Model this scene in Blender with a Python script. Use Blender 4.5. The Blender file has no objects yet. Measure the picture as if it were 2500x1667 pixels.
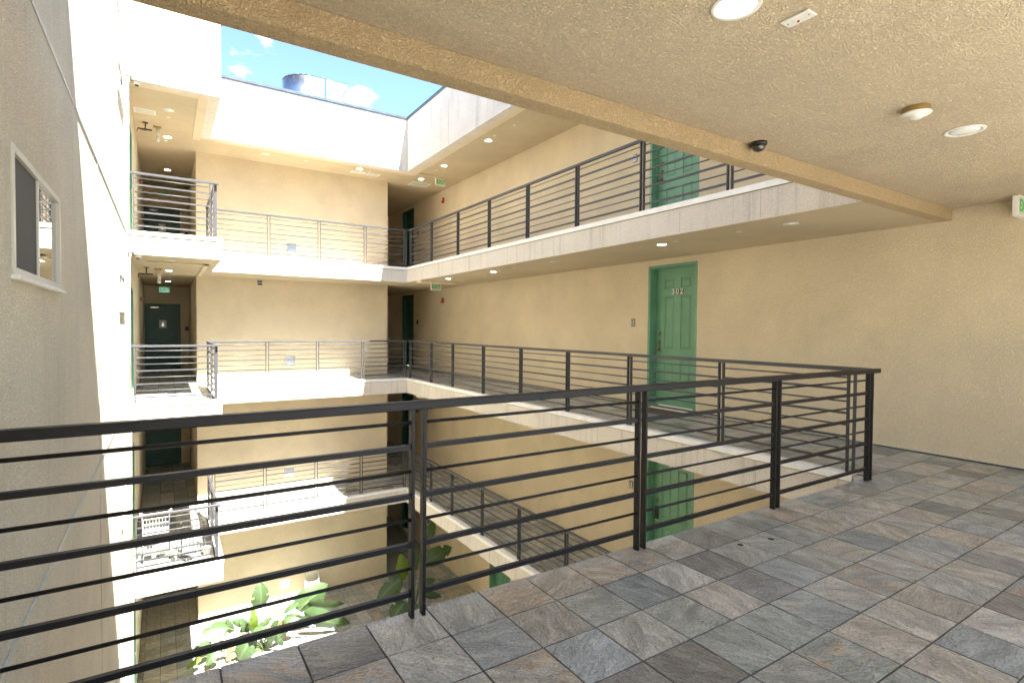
import bpy, math, random
from mathutils import Vector, Matrix
random.seed(7)
R = math.radians
scene = bpy.context.scene
COL = scene.collection

# ------------------------------------------------------------------ camera, sky, sun, exposure
yaw, pitch, roll = 0.5720, -0.0243, 0.0084
fw = Vector((math.sin(yaw)*math.cos(pitch), math.cos(yaw)*math.cos(pitch), math.sin(pitch)))
rt = Vector((math.cos(yaw), -math.sin(yaw), 0)); up = rt.cross(fw)
rt2 = rt*math.cos(roll) + up*math.sin(roll); up2 = -rt*math.sin(roll) + up*math.cos(roll)
cam = bpy.data.cameras.new('camera'); cam_o = bpy.data.objects.new('camera', cam); COL.objects.link(cam_o)
M = Matrix((rt2, up2, -fw)).transposed().to_4x4(); M.translation = Vector((-1.337, -2.479, 1.430))
cam_o.matrix_world = M
cam.sensor_width = 36; cam.lens = 1317.98/2500*36; cam.clip_start = 0.05; cam.clip_end = 3000
scene.camera = cam_o

SUN = Vector((-0.162, 0.60, -1.0)).normalized()           # direction the light travels
elev = math.asin(-SUN.z); rot = math.atan2(-SUN.x, -SUN.y)
world = bpy.data.worlds.new('World'); scene.world = world; world.use_nodes = True
wn, wl = world.node_tree.nodes, world.node_tree.links
for n in list(wn): wn.remove(n)
wo = wn.new('ShaderNodeOutputWorld'); bg = wn.new('ShaderNodeBackground'); bg.inputs[1].default_value = 0.05
sky = wn.new('ShaderNodeTexSky'); sky.sky_type = 'NISHITA'; sky.sun_disc = False
sky.sun_elevation = elev; sky.sun_rotation = rot; sky.air_density = 0.75; sky.dust_density = 0.2; sky.ozone_density = 3.0
# fair-weather clouds over the whole sky
tc = wn.new('ShaderNodeTexCoord'); sepw = wn.new('ShaderNodeSeparateXYZ'); wl.new(tc.outputs['Generated'], sepw.inputs[0])
mx = wn.new('ShaderNodeMath'); mx.operation = 'MAXIMUM'; mx.inputs[1].default_value = 0.06; wl.new(sepw.outputs[2], mx.inputs[0])
dv = wn.new('ShaderNodeVectorMath'); dv.operation = 'DIVIDE'
cmb = wn.new('ShaderNodeCombineXYZ'); [wl.new(mx.outputs[0], cmb.inputs[i]) for i in range(3)]
wl.new(tc.outputs['Generated'], dv.inputs[0]); wl.new(cmb.outputs[0], dv.inputs[1])
cn = wn.new('ShaderNodeTexNoise'); cn.inputs['Scale'].default_value = 4.2; cn.inputs['Detail'].default_value = 9; cn.inputs['Roughness'].default_value = 0.66
mpw = wn.new('ShaderNodeMapping'); mpw.inputs['Location'].default_value = (3.7, 1.9, 0.4); wl.new(dv.outputs[0], mpw.inputs[0]); wl.new(mpw.outputs[0], cn.inputs[0])
cld_in = cn.outputs[0]
# the cumulus puffs seen above the roof, by direction
for d, r, amp in [((.130,.896,.425), .034, .30), ((.095,.914,.388), .042, .32), ((.262,.891,.372), .040, .28), ((.377,.837,.397), .045, .16), ((.077,.90,.43), .025, .16), ((.29,.885,.350), .045, .22)]:
    dd = Vector(d).normalized()
    sb = wn.new('ShaderNodeVectorMath'); sb.operation = 'DISTANCE'; sb.inputs[1].default_value = dd
    nz = wn.new('ShaderNodeVectorMath'); nz.operation = 'NORMALIZE'; wl.new(tc.outputs['Generated'], nz.inputs[0]); wl.new(nz.outputs[0], sb.inputs[0])
    mr = wn.new('ShaderNodeMapRange'); mr.inputs[1].default_value = r; mr.inputs[2].default_value = 0; mr.inputs[3].default_value = 0; mr.inputs[4].default_value = amp
    wl.new(sb.outputs['Value'], mr.inputs[0])
    ad = wn.new('ShaderNodeMath'); wl.new(cld_in, ad.inputs[0]); wl.new(mr.outputs[0], ad.inputs[1]); cld_in = ad.outputs[0]
cr = wn.new('ShaderNodeMapRange'); cr.inputs[1].default_value = 0.67; cr.inputs[2].default_value = 0.90; cr.interpolation_type = 'SMOOTHSTEP'
wl.new(cld_in, cr.inputs[0])
cm = wn.new('ShaderNodeMix'); cm.data_type = 'RGBA'; wl.new(cr.outputs[0], cm.inputs[0]); wl.new(sky.outputs[0], cm.inputs[6]); cm.inputs[7].default_value = (6, 6.2, 6.6, 1)
wl.new(cm.outputs[2], bg.inputs[0]); wl.new(bg.outputs[0], wo.inputs[0])

sun = bpy.data.lights.new('sun', 'SUN'); sun.energy = 3.8; sun.angle = R(0.5); sun.color = (1.0, .955, .90)
sun_o = bpy.data.objects.new('sun', sun); COL.objects.link(sun_o); sun_o.location = (3, -8, 20)
sun_o.rotation_euler = SUN.to_track_quat('-Z', 'Y').to_euler()
scene.view_settings.view_transform = 'Standard'; scene.view_settings.look = 'None'
scene.view_settings.gamma = 1; scene.view_settings.use_curve_mapping = False
scene.view_settings.exposure = 3.58
scene.render.engine = 'CYCLES'
scene.cycles.max_bounces = 10; scene.cycles.diffuse_bounces = 8; scene.cycles.glossy_bounces = 4; scene.cycles.transmission_bounces = 4
scene.cycles.sample_clamp_indirect = 6

# ------------------------------------------------------------------ key dimensions (metres)
XL, XC, XW = -1.873, 4.39, 6.18          # left wall, right slab edge, right wall
YN, YP, YB, YW, YE = 0.05, 9.286, 11.886, 13.397, 18.3
XP, XJ, XK = -0.405, -0.648, 4.366
H, T = 3.10, 0.408
ZC = 2.82                                # near ceiling
ZR, ZT = 5.776, 7.20                     # roof soffit, parapet top
LV = {4: 3.10, 3: 0.0, 2: -3.10, 1: -6.17}
WT = 0.22

# ------------------------------------------------------------------ materials
MATS = {}
def mat(name, color, rough=0.7, metal=0.0, spec=0.5):
    m = bpy.data.materials.new(name); m.use_nodes = True
    b = m.node_tree.nodes['Principled BSDF']
    b.inputs['Base Color'].default_value = (*color, 1); b.inputs['Roughness'].default_value = rough
    b.inputs['Metallic'].default_value = metal; b.inputs['Specular IOR Level'].default_value = spec
    MATS[name] = m; return m
def nd(m, t, **kw):
    n = m.node_tree.nodes.new(t)
    for k, v in kw.items(): setattr(n, k, v)
    return n
def lk(m, a, b): m.node_tree.links.new(a, b)
def stucco(name, color, scale=75, dist=.006, streak=0.0, var=.12, strength=.8, grain=.16, spot=.0):
    m = mat(name, color, .9, 0, .25); N = m.node_tree.nodes; b = N['Principled BSDF']
    tcn = nd(m, 'ShaderNodeTexCoord')
    # trowelled dash finish: short worm-like ridges
    w = nd(m, 'ShaderNodeTexNoise'); w.inputs['Scale'].default_value = scale; w.inputs['Detail'].default_value = 2.5; w.inputs['Roughness'].default_value = .55; w.inputs['Distortion'].default_value = 1.6
    lk(m, tcn.outputs['Object'], w.inputs['Vector'])
    r = nd(m, 'ShaderNodeMapRange'); r.inputs[1].default_value = .38; r.inputs[2].default_value = .66; lk(m, w.outputs[0], r.inputs[0])
    w2 = nd(m, 'ShaderNodeTexNoise'); w2.inputs['Scale'].default_value = scale*.12; w2.inputs['Detail'].default_value = 3; lk(m, tcn.outputs['Object'], w2.inputs['Vector'])
    ad = nd(m, 'ShaderNodeMath', operation='MULTIPLY_ADD'); ad.inputs[1].default_value = .8; lk(m, w2.outputs[0], ad.inputs[0]); lk(m, r.outputs[0], ad.inputs[2])
    bp = nd(m, 'ShaderNodeBump'); bp.inputs['Strength'].default_value = strength; bp.inputs['Distance'].default_value = dist
    lk(m, ad.outputs[0], bp.inputs['Height']); lk(m, bp.outputs[0], b.inputs['Normal'])
    # large soft colour drift and fine grain of the render coat
    g = nd(m, 'ShaderNodeTexNoise'); g.inputs['Scale'].default_value = .9; g.inputs['Detail'].default_value = 6; g.inputs['Roughness'].default_value = .62
    lk(m, tcn.outputs['Object'], g.inputs['Vector'])
    gr = nd(m, 'ShaderNodeMapRange'); gr.inputs[1].default_value = .3; gr.inputs[2].default_value = .7; gr.inputs[3].default_value = 1-var; gr.inputs[4].default_value = 1+var*.5
    lk(m, g.outputs[0], gr.inputs[0])
    fr = nd(m, 'ShaderNodeMapRange'); fr.inputs[1].default_value = 0; fr.inputs[2].default_value = 1; fr.inputs[3].default_value = 1-grain; fr.inputs[4].default_value = 1.07
    lk(m, r.outputs[0], fr.inputs[0])
    mu = nd(m, 'ShaderNodeMath', operation='MULTIPLY'); lk(m, gr.outputs[0], mu.inputs[0]); lk(m, fr.outputs[0], mu.inputs[1])
    fac = mu.outputs[0]
    if spot:
        sn = nd(m, 'ShaderNodeTexNoise'); sn.inputs['Scale'].default_value = 1.7; sn.inputs['Detail'].default_value = 4; lk(m, tcn.outputs['Object'], sn.inputs['Vector'])
        srr = nd(m, 'ShaderNodeMapRange', interpolation_type='SMOOTHSTEP'); srr.inputs[1].default_value = .60; srr.inputs[2].default_value = .74; srr.inputs[3].default_value = 1; srr.inputs[4].default_value = 1-spot; lk(m, sn.outputs[0], srr.inputs[0])
        m3_ = nd(m, 'ShaderNodeMath', operation='MULTIPLY'); lk(m, fac, m3_.inputs[0]); lk(m, srr.outputs[0], m3_.inputs[1]); fac = m3_.outputs[0]
    if streak:
        mp = nd(m, 'ShaderNodeMapping'); mp.inputs['Scale'].default_value = (5.5, 5.5, .22); lk(m, tcn.outputs['Object'], mp.inputs[0])
        s = nd(m, 'ShaderNodeTexNoise'); s.inputs['Scale'].default_value = 1.6; s.inputs['Detail'].default_value = 7; s.inputs['Roughness'].default_value = .7; lk(m, mp.outputs[0], s.inputs['Vector'])
        sr = nd(m, 'ShaderNodeMapRange'); sr.inputs[1].default_value = .54; sr.inputs[2].default_value = .70; sr.inputs[3].default_value = 1; sr.inputs[4].default_value = 1-streak; lk(m, s.outputs[0], sr.inputs[0])
        m2 = nd(m, 'ShaderNodeMath', operation='MULTIPLY'); lk(m, fac, m2.inputs[0]); lk(m, sr.outputs[0], m2.inputs[1]); fac = m2.outputs[0]
    vm = nd(m, 'ShaderNodeVectorMath', operation='SCALE'); vm.inputs[0].default_value = color; lk(m, fac, vm.inputs['Scale'])
    lk(m, vm.outputs[0], b.inputs['Base Color'])
    return m
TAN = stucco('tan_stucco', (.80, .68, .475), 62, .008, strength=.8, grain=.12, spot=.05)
SOFF = stucco('shaded_soffit_stucco', (.64, .54, .36), 62, .008, strength=.8, grain=.10)  # same tan paint, darkened to carry the shade of the undersides
CEIL = stucco('ceiling_stucco', (.76, .64, .445), 58, .012, strength=.9, grain=.22, spot=.06)
WHITE = stucco('white_stucco', (.78, .72, .62), 70, .006, streak=.26)
CREAM = stucco('cream_stucco', (.90, .825, .63), 56, .010, streak=.09, strength=.9, grain=.14)
BEAM = stucco('shaded_beam_stucco', (.64, .49, .285), 54, .012, streak=.08, strength=.9, grain=.22)  # same tan stucco; its dim bounce-lit brown is put into the colour

JOINT = mat('joint_shadow_line', (.33, .29, .23), .95)
DIRT_SHADE = mat('dirt_and_shade_line', (.07, .055, .04), .95)  # stain spots on the tiles, and painted shade under the curbs
def slate(name):
    m = mat(name, (.2, .2, .2), .5, 0, .5); N = m.node_tree.nodes; b = N['Principled BSDF']
    oi = nd(m, 'ShaderNodeObjectInfo'); tcn = nd(m, 'ShaderNodeTexCoord')
    rnd = oi.outputs['Random']
    # every stone gets its own cut: offset and turn the texture by the stone's random number
    mul = nd(m, 'ShaderNodeMath', operation='MULTIPLY'); mul.inputs[1].default_value = 97.0; lk(m, rnd, mul.inputs[0])
    cmb = nd(m, 'ShaderNodeCombineXYZ'); lk(m, mul.outputs[0], cmb.inputs[0]); lk(m, mul.outputs[0], cmb.inputs[2])
    ang = nd(m, 'ShaderNodeMath', operation='MULTIPLY'); ang.inputs[1].default_value = 37.0; lk(m, rnd, ang.inputs[0])
    rotv = nd(m, 'ShaderNodeVectorRotate', rotation_type='Z_AXIS'); lk(m, tcn.outputs['Object'], rotv.inputs['Vector']); lk(m, ang.outputs[0], rotv.inputs['Angle'])
    mp = nd(m, 'ShaderNodeMapping'); mp.inputs['Scale'].default_value = (4.0, 11.0, 4.0); lk(m, rotv.outputs[0], mp.inputs[0]); lk(m, cmb.outputs[0], mp.inputs['Location'])
    n1 = nd(m, 'ShaderNodeTexNoise'); n1.inputs['Scale'].default_value = 1.0; n1.inputs['Detail'].default_value = 13; n1.inputs['Roughness'].default_value = .74; n1.inputs['Distortion'].default_value = .7
    lk(m, mp.outputs[0], n1.inputs['Vector'])
    # base hue per stone
    wn2 = nd(m, 'ShaderNodeTexWhiteNoise', noise_dimensions='1D'); lk(m, mul.outputs[0], wn2.inputs['W'])
    ra = nd(m, 'ShaderNodeValToRGB'); ra.color_ramp.interpolation = 'LINEAR'
    cols = [(0, (.19, .215, .215)), (.12, (.36, .40, .41)), (.26, (.32, .35, .32)), (.40, (.47, .475, .445)), (.54, (.43, .395, .33)), (.66, (.37, .41, .425)), (.77, (.22, .215, .20)), (.88, (.49, .47, .41)), (1, (.33, .36, .35))]
    cr_ = ra.color_ramp; cr_.elements[0].position = 0; cr_.elements[0].color = (*cols[0][1], 1); cr_.elements[1].position = 1; cr_.elements[1].color = (*cols[-1][1], 1)
    for p, c in cols[1:-1]:
        e = cr_.elements.new(p); e.color = (*c, 1)
    lk(m, wn2.outputs['Value'], ra.inputs[0])
    # streaks: darker / lighter / rusty veins
    rb = nd(m, 'ShaderNodeValToRGB'); c2 = rb.color_ramp
    c2.elements[0].position = .30; c2.elements[0].color = (.66, .66, .66, 1); c2.elements[1].position = .72; c2.elements[1].color = (1.22, 1.21, 1.18, 1)
    e = c2.elements.new(.5); e.color = (.98, .98, .98, 1)
    lk(m, n1.outputs[0], rb.inputs[0])
    mm = nd(m, 'ShaderNodeMix', data_type='RGBA', blend_type='MULTIPLY'); mm.inputs[0].default_value = 1; lk(m, ra.outputs[0], mm.inputs[6]); lk(m, rb.outputs[0], mm.inputs[7])
    # rust patches on a share of the stones
    mp2 = nd(m, 'ShaderNodeMapping'); mp2.inputs['Scale'].default_value = (5, 9, 5); lk(m, rotv.outputs[0], mp2.inputs[0]); lk(m, cmb.outputs[0], mp2.inputs['Location'])
    n2 = nd(m, 'ShaderNodeTexNoise'); n2.inputs['Scale'].default_value = 1; n2.inputs['Detail'].default_value = 5; n2.inputs['Distortion'].default_value = 1.4; lk(m, mp2.outputs[0], n2.inputs['Vector'])
    wn3 = nd(m, 'ShaderNodeTexWhiteNoise', noise_dimensions='1D'); ad3 = nd(m, 'ShaderNodeMath', operation='ADD'); ad3.inputs[1].default_value = 3.3; lk(m, mul.outputs[0], ad3.inputs[0]); lk(m, ad3.outputs[0], wn3.inputs['W'])
    pr = nd(m, 'ShaderNodeMapRange'); pr.inputs[1].default_value = .78; pr.inputs[2].default_value = 1.0; pr.inputs[3].default_value = -.26; pr.inputs[4].default_value = .13; lk(m, wn3.outputs['Value'], pr.inputs[0])
    sm = nd(m, 'ShaderNodeMath', operation='ADD'); lk(m, n2.outputs[0], sm.inputs[0]); lk(m, pr.outputs[0], sm.inputs[1])
    rr = nd(m, 'ShaderNodeMapRange', interpolation_type='SMOOTHSTEP'); rr.inputs[1].default_value = .52; rr.inputs[2].default_value = .64; rr.inputs[4].default_value = .6; lk(m, sm.outputs[0], rr.inputs[0])
    m3 = nd(m, 'ShaderNodeMix', data_type='RGBA'); lk(m, rr.outputs[0], m3.inputs[0]); lk(m, mm.outputs[2], m3.inputs[6]); m3.inputs[7].default_value = (.42, .31, .20, 1)
    # delaminated layers: crisp-edged lighter and darker flakes
    mp6 = nd(m, 'ShaderNodeMapping'); mp6.inputs['Scale'].default_value = (6, 15, 6); lk(m, rotv.outputs[0], mp6.inputs[0]); lk(m, cmb.outputs[0], mp6.inputs['Location'])
    n6 = nd(m, 'ShaderNodeTexNoise'); n6.inputs['Scale'].default_value = 1; n6.inputs['Detail'].default_value = 7; n6.inputs['Roughness'].default_value = .6; n6.inputs['Distortion'].default_value = .4; lk(m, mp6.outputs[0], n6.inputs['Vector'])
    l1 = nd(m, 'ShaderNodeMapRange'); l1.inputs[1].default_value = .535; l1.inputs[2].default_value = .55; lk(m, n6.outputs[0], l1.inputs[0])
    l2 = nd(m, 'ShaderNodeMapRange'); l2.inputs[1].default_value = .43; l2.inputs[2].default_value = .442; lk(m, n6.outputs[0], l2.inputs[0])
    ls = nd(m, 'ShaderNodeMath', operation='ADD'); lk(m, l1.outputs[0], ls.inputs[0]); lk(m, l2.outputs[0], ls.inputs[1])
    lv = nd(m, 'ShaderNodeMapRange'); lv.inputs[1].default_value = 0; lv.inputs[2].default_value = 2; lv.inputs[3].default_value = .86; lv.inputs[4].default_value = 1.17; lk(m, ls.outputs[0], lv.inputs[0])
    sc_ = nd(m, 'ShaderNodeVectorMath', operation='SCALE'); lk(m, m3.outputs[2], sc_.inputs[0]); lk(m, lv.outputs[0], sc_.inputs['Scale'])
    n7 = nd(m, 'ShaderNodeTexNoise'); n7.inputs['Scale'].default_value = 70; n7.inputs['Detail'].default_value = 5; n7.inputs['Roughness'].default_value = .7; lk(m, tcn.outputs['Object'], n7.inputs['Vector'])
    gv = nd(m, 'ShaderNodeMapRange'); gv.inputs[1].default_value = .32; gv.inputs[2].default_value = .68; gv.inputs[3].default_value = .72; gv.inputs[4].default_value = 1.38; lk(m, n7.outputs[0], gv.inputs[0])
    sc2 = nd(m, 'ShaderNodeVectorMath', operation='SCALE'); lk(m, sc_.outputs[0], sc2.inputs[0]); lk(m, gv.outputs[0], sc2.inputs['Scale'])
    lk(m, sc2.outputs[0], b.inputs['Base Color']); b.inputs['Coat Weight'].default_value = .22; b.inputs['Coat Roughness'].default_value = .22
    # cleft surface
    mp4 = nd(m, 'ShaderNodeMapping'); mp4.inputs['Scale'].default_value = (14, 60, 14); lk(m, rotv.outputs[0], mp4.inputs[0]); lk(m, cmb.outputs[0], mp4.inputs['Location'])
    n4 = nd(m, 'ShaderNodeTexNoise'); n4.inputs['Scale'].default_value = 1; n4.inputs['Detail'].default_value = 6; n4.inputs['Roughness'].default_value = .65; n4.inputs['Distortion'].default_value = .6; lk(m, mp4.outputs[0], n4.inputs['Vector'])
    n5 = nd(m, 'ShaderNodeTexNoise'); n5.inputs['Scale'].default_value = 11; n5.inputs['Detail'].default_value = 4; lk(m, rotv.outputs[0], n5.inputs['Vector'])
    st = nd(m, 'ShaderNodeMath', operation='MULTIPLY'); st.inputs[1].default_value = 7; lk(m, n5.outputs[0], st.inputs[0])
    fl = nd(m, 'ShaderNodeMath', operation='PINGPONG'); fl.inputs[1].default_value = 1.0; lk(m, st.outputs[0], fl.inputs[0])
    cb = nd(m, 'ShaderNodeMath', operation='MULTIPLY_ADD'); cb.inputs[1].default_value = 2.0; lk(m, n4.outputs[0], cb.inputs[0]); lk(m, ls.outputs[0], cb.inputs[2])
    bp = nd(m, 'ShaderNodeBump'); bp.inputs['Strength'].default_value = 1.0; bp.inputs['Distance'].default_value = .006; lk(m, cb.outputs[0], bp.inputs['Height']); lk(m, bp.outputs[0], b.inputs['Normal'])
    rg = nd(m, 'ShaderNodeMapRange'); rg.inputs[3].default_value = .22; rg.inputs[4].default_value = .46; lk(m, n1.outputs[0], rg.inputs[0]); lk(m, rg.outputs[0], b.inputs['Roughness'])
    return m
SLATE = slate('slate')
GROUT = mat('dark_grout', (.075, .068, .060), .95)
def worn(name, color, rough, metal=0, amp=.25, scale=18, bump=.0):
    m = mat(name, color, rough, metal); b = m.node_tree.nodes['Principled BSDF']
    t = nd(m, 'ShaderNodeTexCoord'); n = nd(m, 'ShaderNodeTexNoise'); n.inputs['Scale'].default_value = scale; n.inputs['Detail'].default_value = 5; lk(m, t.outputs['Object'], n.inputs['Vector'])
    r = nd(m, 'ShaderNodeMapRange'); r.inputs[1].default_value = .3; r.inputs[2].default_value = .7; r.inputs[3].default_value = 1-amp; r.inputs[4].default_value = 1+amp; lk(m, n.outputs[0], r.inputs[0])
    v = nd(m, 'ShaderNodeVectorMath', operation='SCALE'); v.inputs[0].default_value = color; lk(m, r.outputs[0], v.inputs['Scale']); lk(m, v.outputs[0], b.inputs['Base Color'])
    r2 = nd(m, 'ShaderNodeMapRange'); r2.inputs[3].default_value = rough-.1; r2.inputs[4].default_value = min(1, rough+.12); lk(m, n.outputs[0], r2.inputs[0]); lk(m, r2.outputs[0], b.inputs['Roughness'])
    if bump:
        bp = nd(m, 'ShaderNodeBump'); bp.inputs['Distance'].default_value = bump; bp.inputs['Strength'].default_value = .5; lk(m, n.outputs[0], bp.inputs['Height']); lk(m, bp.outputs[0], b.inputs['Normal'])
    return m
RAIL = worn('backlit_rail_paint', (.011, .009, .008), .45, 0, .18, 30); RAIL.node_tree.nodes['Principled BSDF'].inputs['Specular IOR Level'].default_value = .3  # railing paint darkened so the near bars keep a backlit look
RAILG = worn('lit_rail_paint', (.045, .046, .049), .45, 0, .2, 20)  # paler copy of the same railing paint for the far, sunlit runs
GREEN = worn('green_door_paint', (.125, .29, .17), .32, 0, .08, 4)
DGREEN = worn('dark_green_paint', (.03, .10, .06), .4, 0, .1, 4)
CURB = worn('white_curb_flashing', (.80, .78, .73), .6, 0, .06, 9)
COPE = worn('painted_metal_coping', (.06, .08, .10), .35, .3, .12, 5)
GALV = worn('galvanised_sheet', (.50, .53, .56), .24, 1.0, .08, 3)
WPLAST = mat('white_plastic', (.75, .74, .68), .45)
IVORY = mat('ivory_plastic', (.62, .60, .50), .5)
BROWNP = mat('yellowed_plastic', (.36, .24, .08), .5)
BLACKP = mat('black_plastic', (.012, .012, .012), .35)
REDP = mat('red_plastic', (.42, .03, .02), .4)
GREENP = mat('sign_green', (.02, .42, .10), .4)
SIGNB = mat('frosted_sign_face', (.55, .60, .48), .4)
BRASS = mat('antique_bronze', (.24, .17, .13), .3, .9)
CHROME = mat('chrome', (.72, .72, .74), .18, 1)
VINYL = mat('pale_vinyl_frame', (.60, .60, .54), .4)
STRIP = worn('joint_bead_metal', (.50, .52, .48), .45, .3, .15, 30)
DARKG = mat('dark_insect_screen', (.045, .047, .047), .7)
RUBBER = mat('grey_rubber_mat', (.16, .17, .17), .9)
COIR = worn('coir_mat', (.11, .085, .055), .95, 0, .3, 120, .003)
PVC = mat('white_conduit', (.70, .72, .72), .4)
DKMETAL = mat('dark_bracket_metal', (.05, .03, .02), .45, .4)
HOSE = mat('pale_hose', (.50, .62, .60), .45)
HOSE2 = mat('teal_hose', (.10, .22, .24), .45)
SOIL = worn('planter_pebbles', (.16, .15, .13), .9, 0, .7, 60, .01)
WIRE = mat('dark_wire', (.05, .05, .055), .4, .5)
CONC = worn('added_terrace_concrete', (.46, .43, .38), .9, 0, .12, 3)
EARTH = worn('ground_earth', (.18, .16, .13), .95, 0, .2, .2)
def emis(name, col, s):
    m = mat(name, col, .4); b = m.node_tree.nodes['Principled BSDF']; b.inputs['Emission Color'].default_value = (*col, 1); b.inputs['Emission Strength'].default_value = s; return m
LAMP = emis('lit_lamp_lens', (1, .97, .9), 4.0)
DIML = mat('unlit_lamp_lens', (.74, .75, .72), .25)
GLASS = mat('reflective_window_glass', (.03, .04, .04), .03, 0, .5)
gb = GLASS.node_tree.nodes['Principled BSDF']; gb.inputs['IOR'].default_value = 2.6; gb.inputs['Coat Weight'].default_value = 1; gb.inputs['Coat Roughness'].default_value = .01; gb.inputs['Coat IOR'].default_value = 2.2
SMOKE = mat('smoked_dome_glass', (.035, .035, .03), .05, 0, .5); SMOKE.node_tree.nodes['Principled BSDF'].inputs['Coat Weight'].default_value = 1
def leafmat(name, c1, c2):
    m = mat(name, c1, .38); b = m.node_tree.nodes['Principled BSDF']
    uv = nd(m, 'ShaderNodeUVMap'); sp = nd(m, 'ShaderNodeSeparateXYZ'); lk(m, uv.outputs[0], sp.inputs[0])
    w = nd(m, 'ShaderNodeTexWave', wave_type='BANDS', bands_direction='Y'); w.inputs['Scale'].default_value = 9; w.inputs['Distortion'].default_value = 1.2; lk(m, uv.outputs[0], w.inputs['Vector'])
    # pale midrib
    a = nd(m, 'ShaderNodeMath', operation='SUBTRACT'); a.inputs[1].default_value = .5; lk(m, sp.outputs[0], a.inputs[0])
    ab = nd(m, 'ShaderNodeMath', operation='ABSOLUTE'); lk(m, a.outputs[0], ab.inputs[0])
    r = nd(m, 'ShaderNodeMapRange'); r.inputs[1].default_value = .015; r.inputs[2].default_value = .05; r.inputs[3].default_value = 1; r.inputs[4].default_value = 0; lk(m, ab.outputs[0], r.inputs[0])
    t = nd(m, 'ShaderNodeTexCoord'); n = nd(m, 'ShaderNodeTexNoise'); n.inputs['Scale'].default_value = 7; n.inputs['Detail'].default_value = 4; lk(m, t.outputs['Object'], n.inputs['Vector'])
    x = nd(m, 'ShaderNodeMix', data_type='RGBA'); lk(m, n.outputs[0], x.inputs[0]); x.inputs[6].default_value = (*c1, 1); x.inputs[7].default_value = (*c2, 1)
    x2 = nd(m, 'ShaderNodeMix', data_type='RGBA'); lk(m, r.outputs[0], x2.inputs[0]); lk(m, x.outputs[2], x2.inputs[6]); x2.inputs[7].default_value = (.11, .15, .06, 1)
    lk(m, x2.outputs[2], b.inputs['Base Color'])
    bp = nd(m, 'ShaderNodeBump'); bp.inputs['Distance'].default_value = .004; bp.inputs['Strength'].default_value = .4; lk(m, w.outputs[0], bp.inputs['Height']); lk(m, bp.outputs[0], b.inputs['Normal'])
    # leaves let light through
    out = m.node_tree.nodes['Material Output']; tr = nd(m, 'ShaderNodeBsdfTranslucent'); tr.inputs[0].default_value = (c2[0]*1.3, c2[1]*1.3, c2[2]*.6, 1)
    ms = nd(m, 'ShaderNodeMixShader'); ms.inputs[0].default_value = .3; lk(m, b.outputs[0], ms.inputs[1]); lk(m, tr.outputs[0], ms.inputs[2]); lk(m, ms.outputs[0], out.inputs[0])
    return m
LEAF = leafmat('strelitzia_leaf', (.038, .075, .030), (.070, .115, .045))
LEAFY = leafmat('young_leaf', (.075, .13, .008), (.10, .16, .012))
STEM = mat('leaf_stalk', (.08, .11, .04), .5)
DRY = worn('dry_leaf', (.24, .13, .06), .8, 0, .4, 14)

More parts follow.
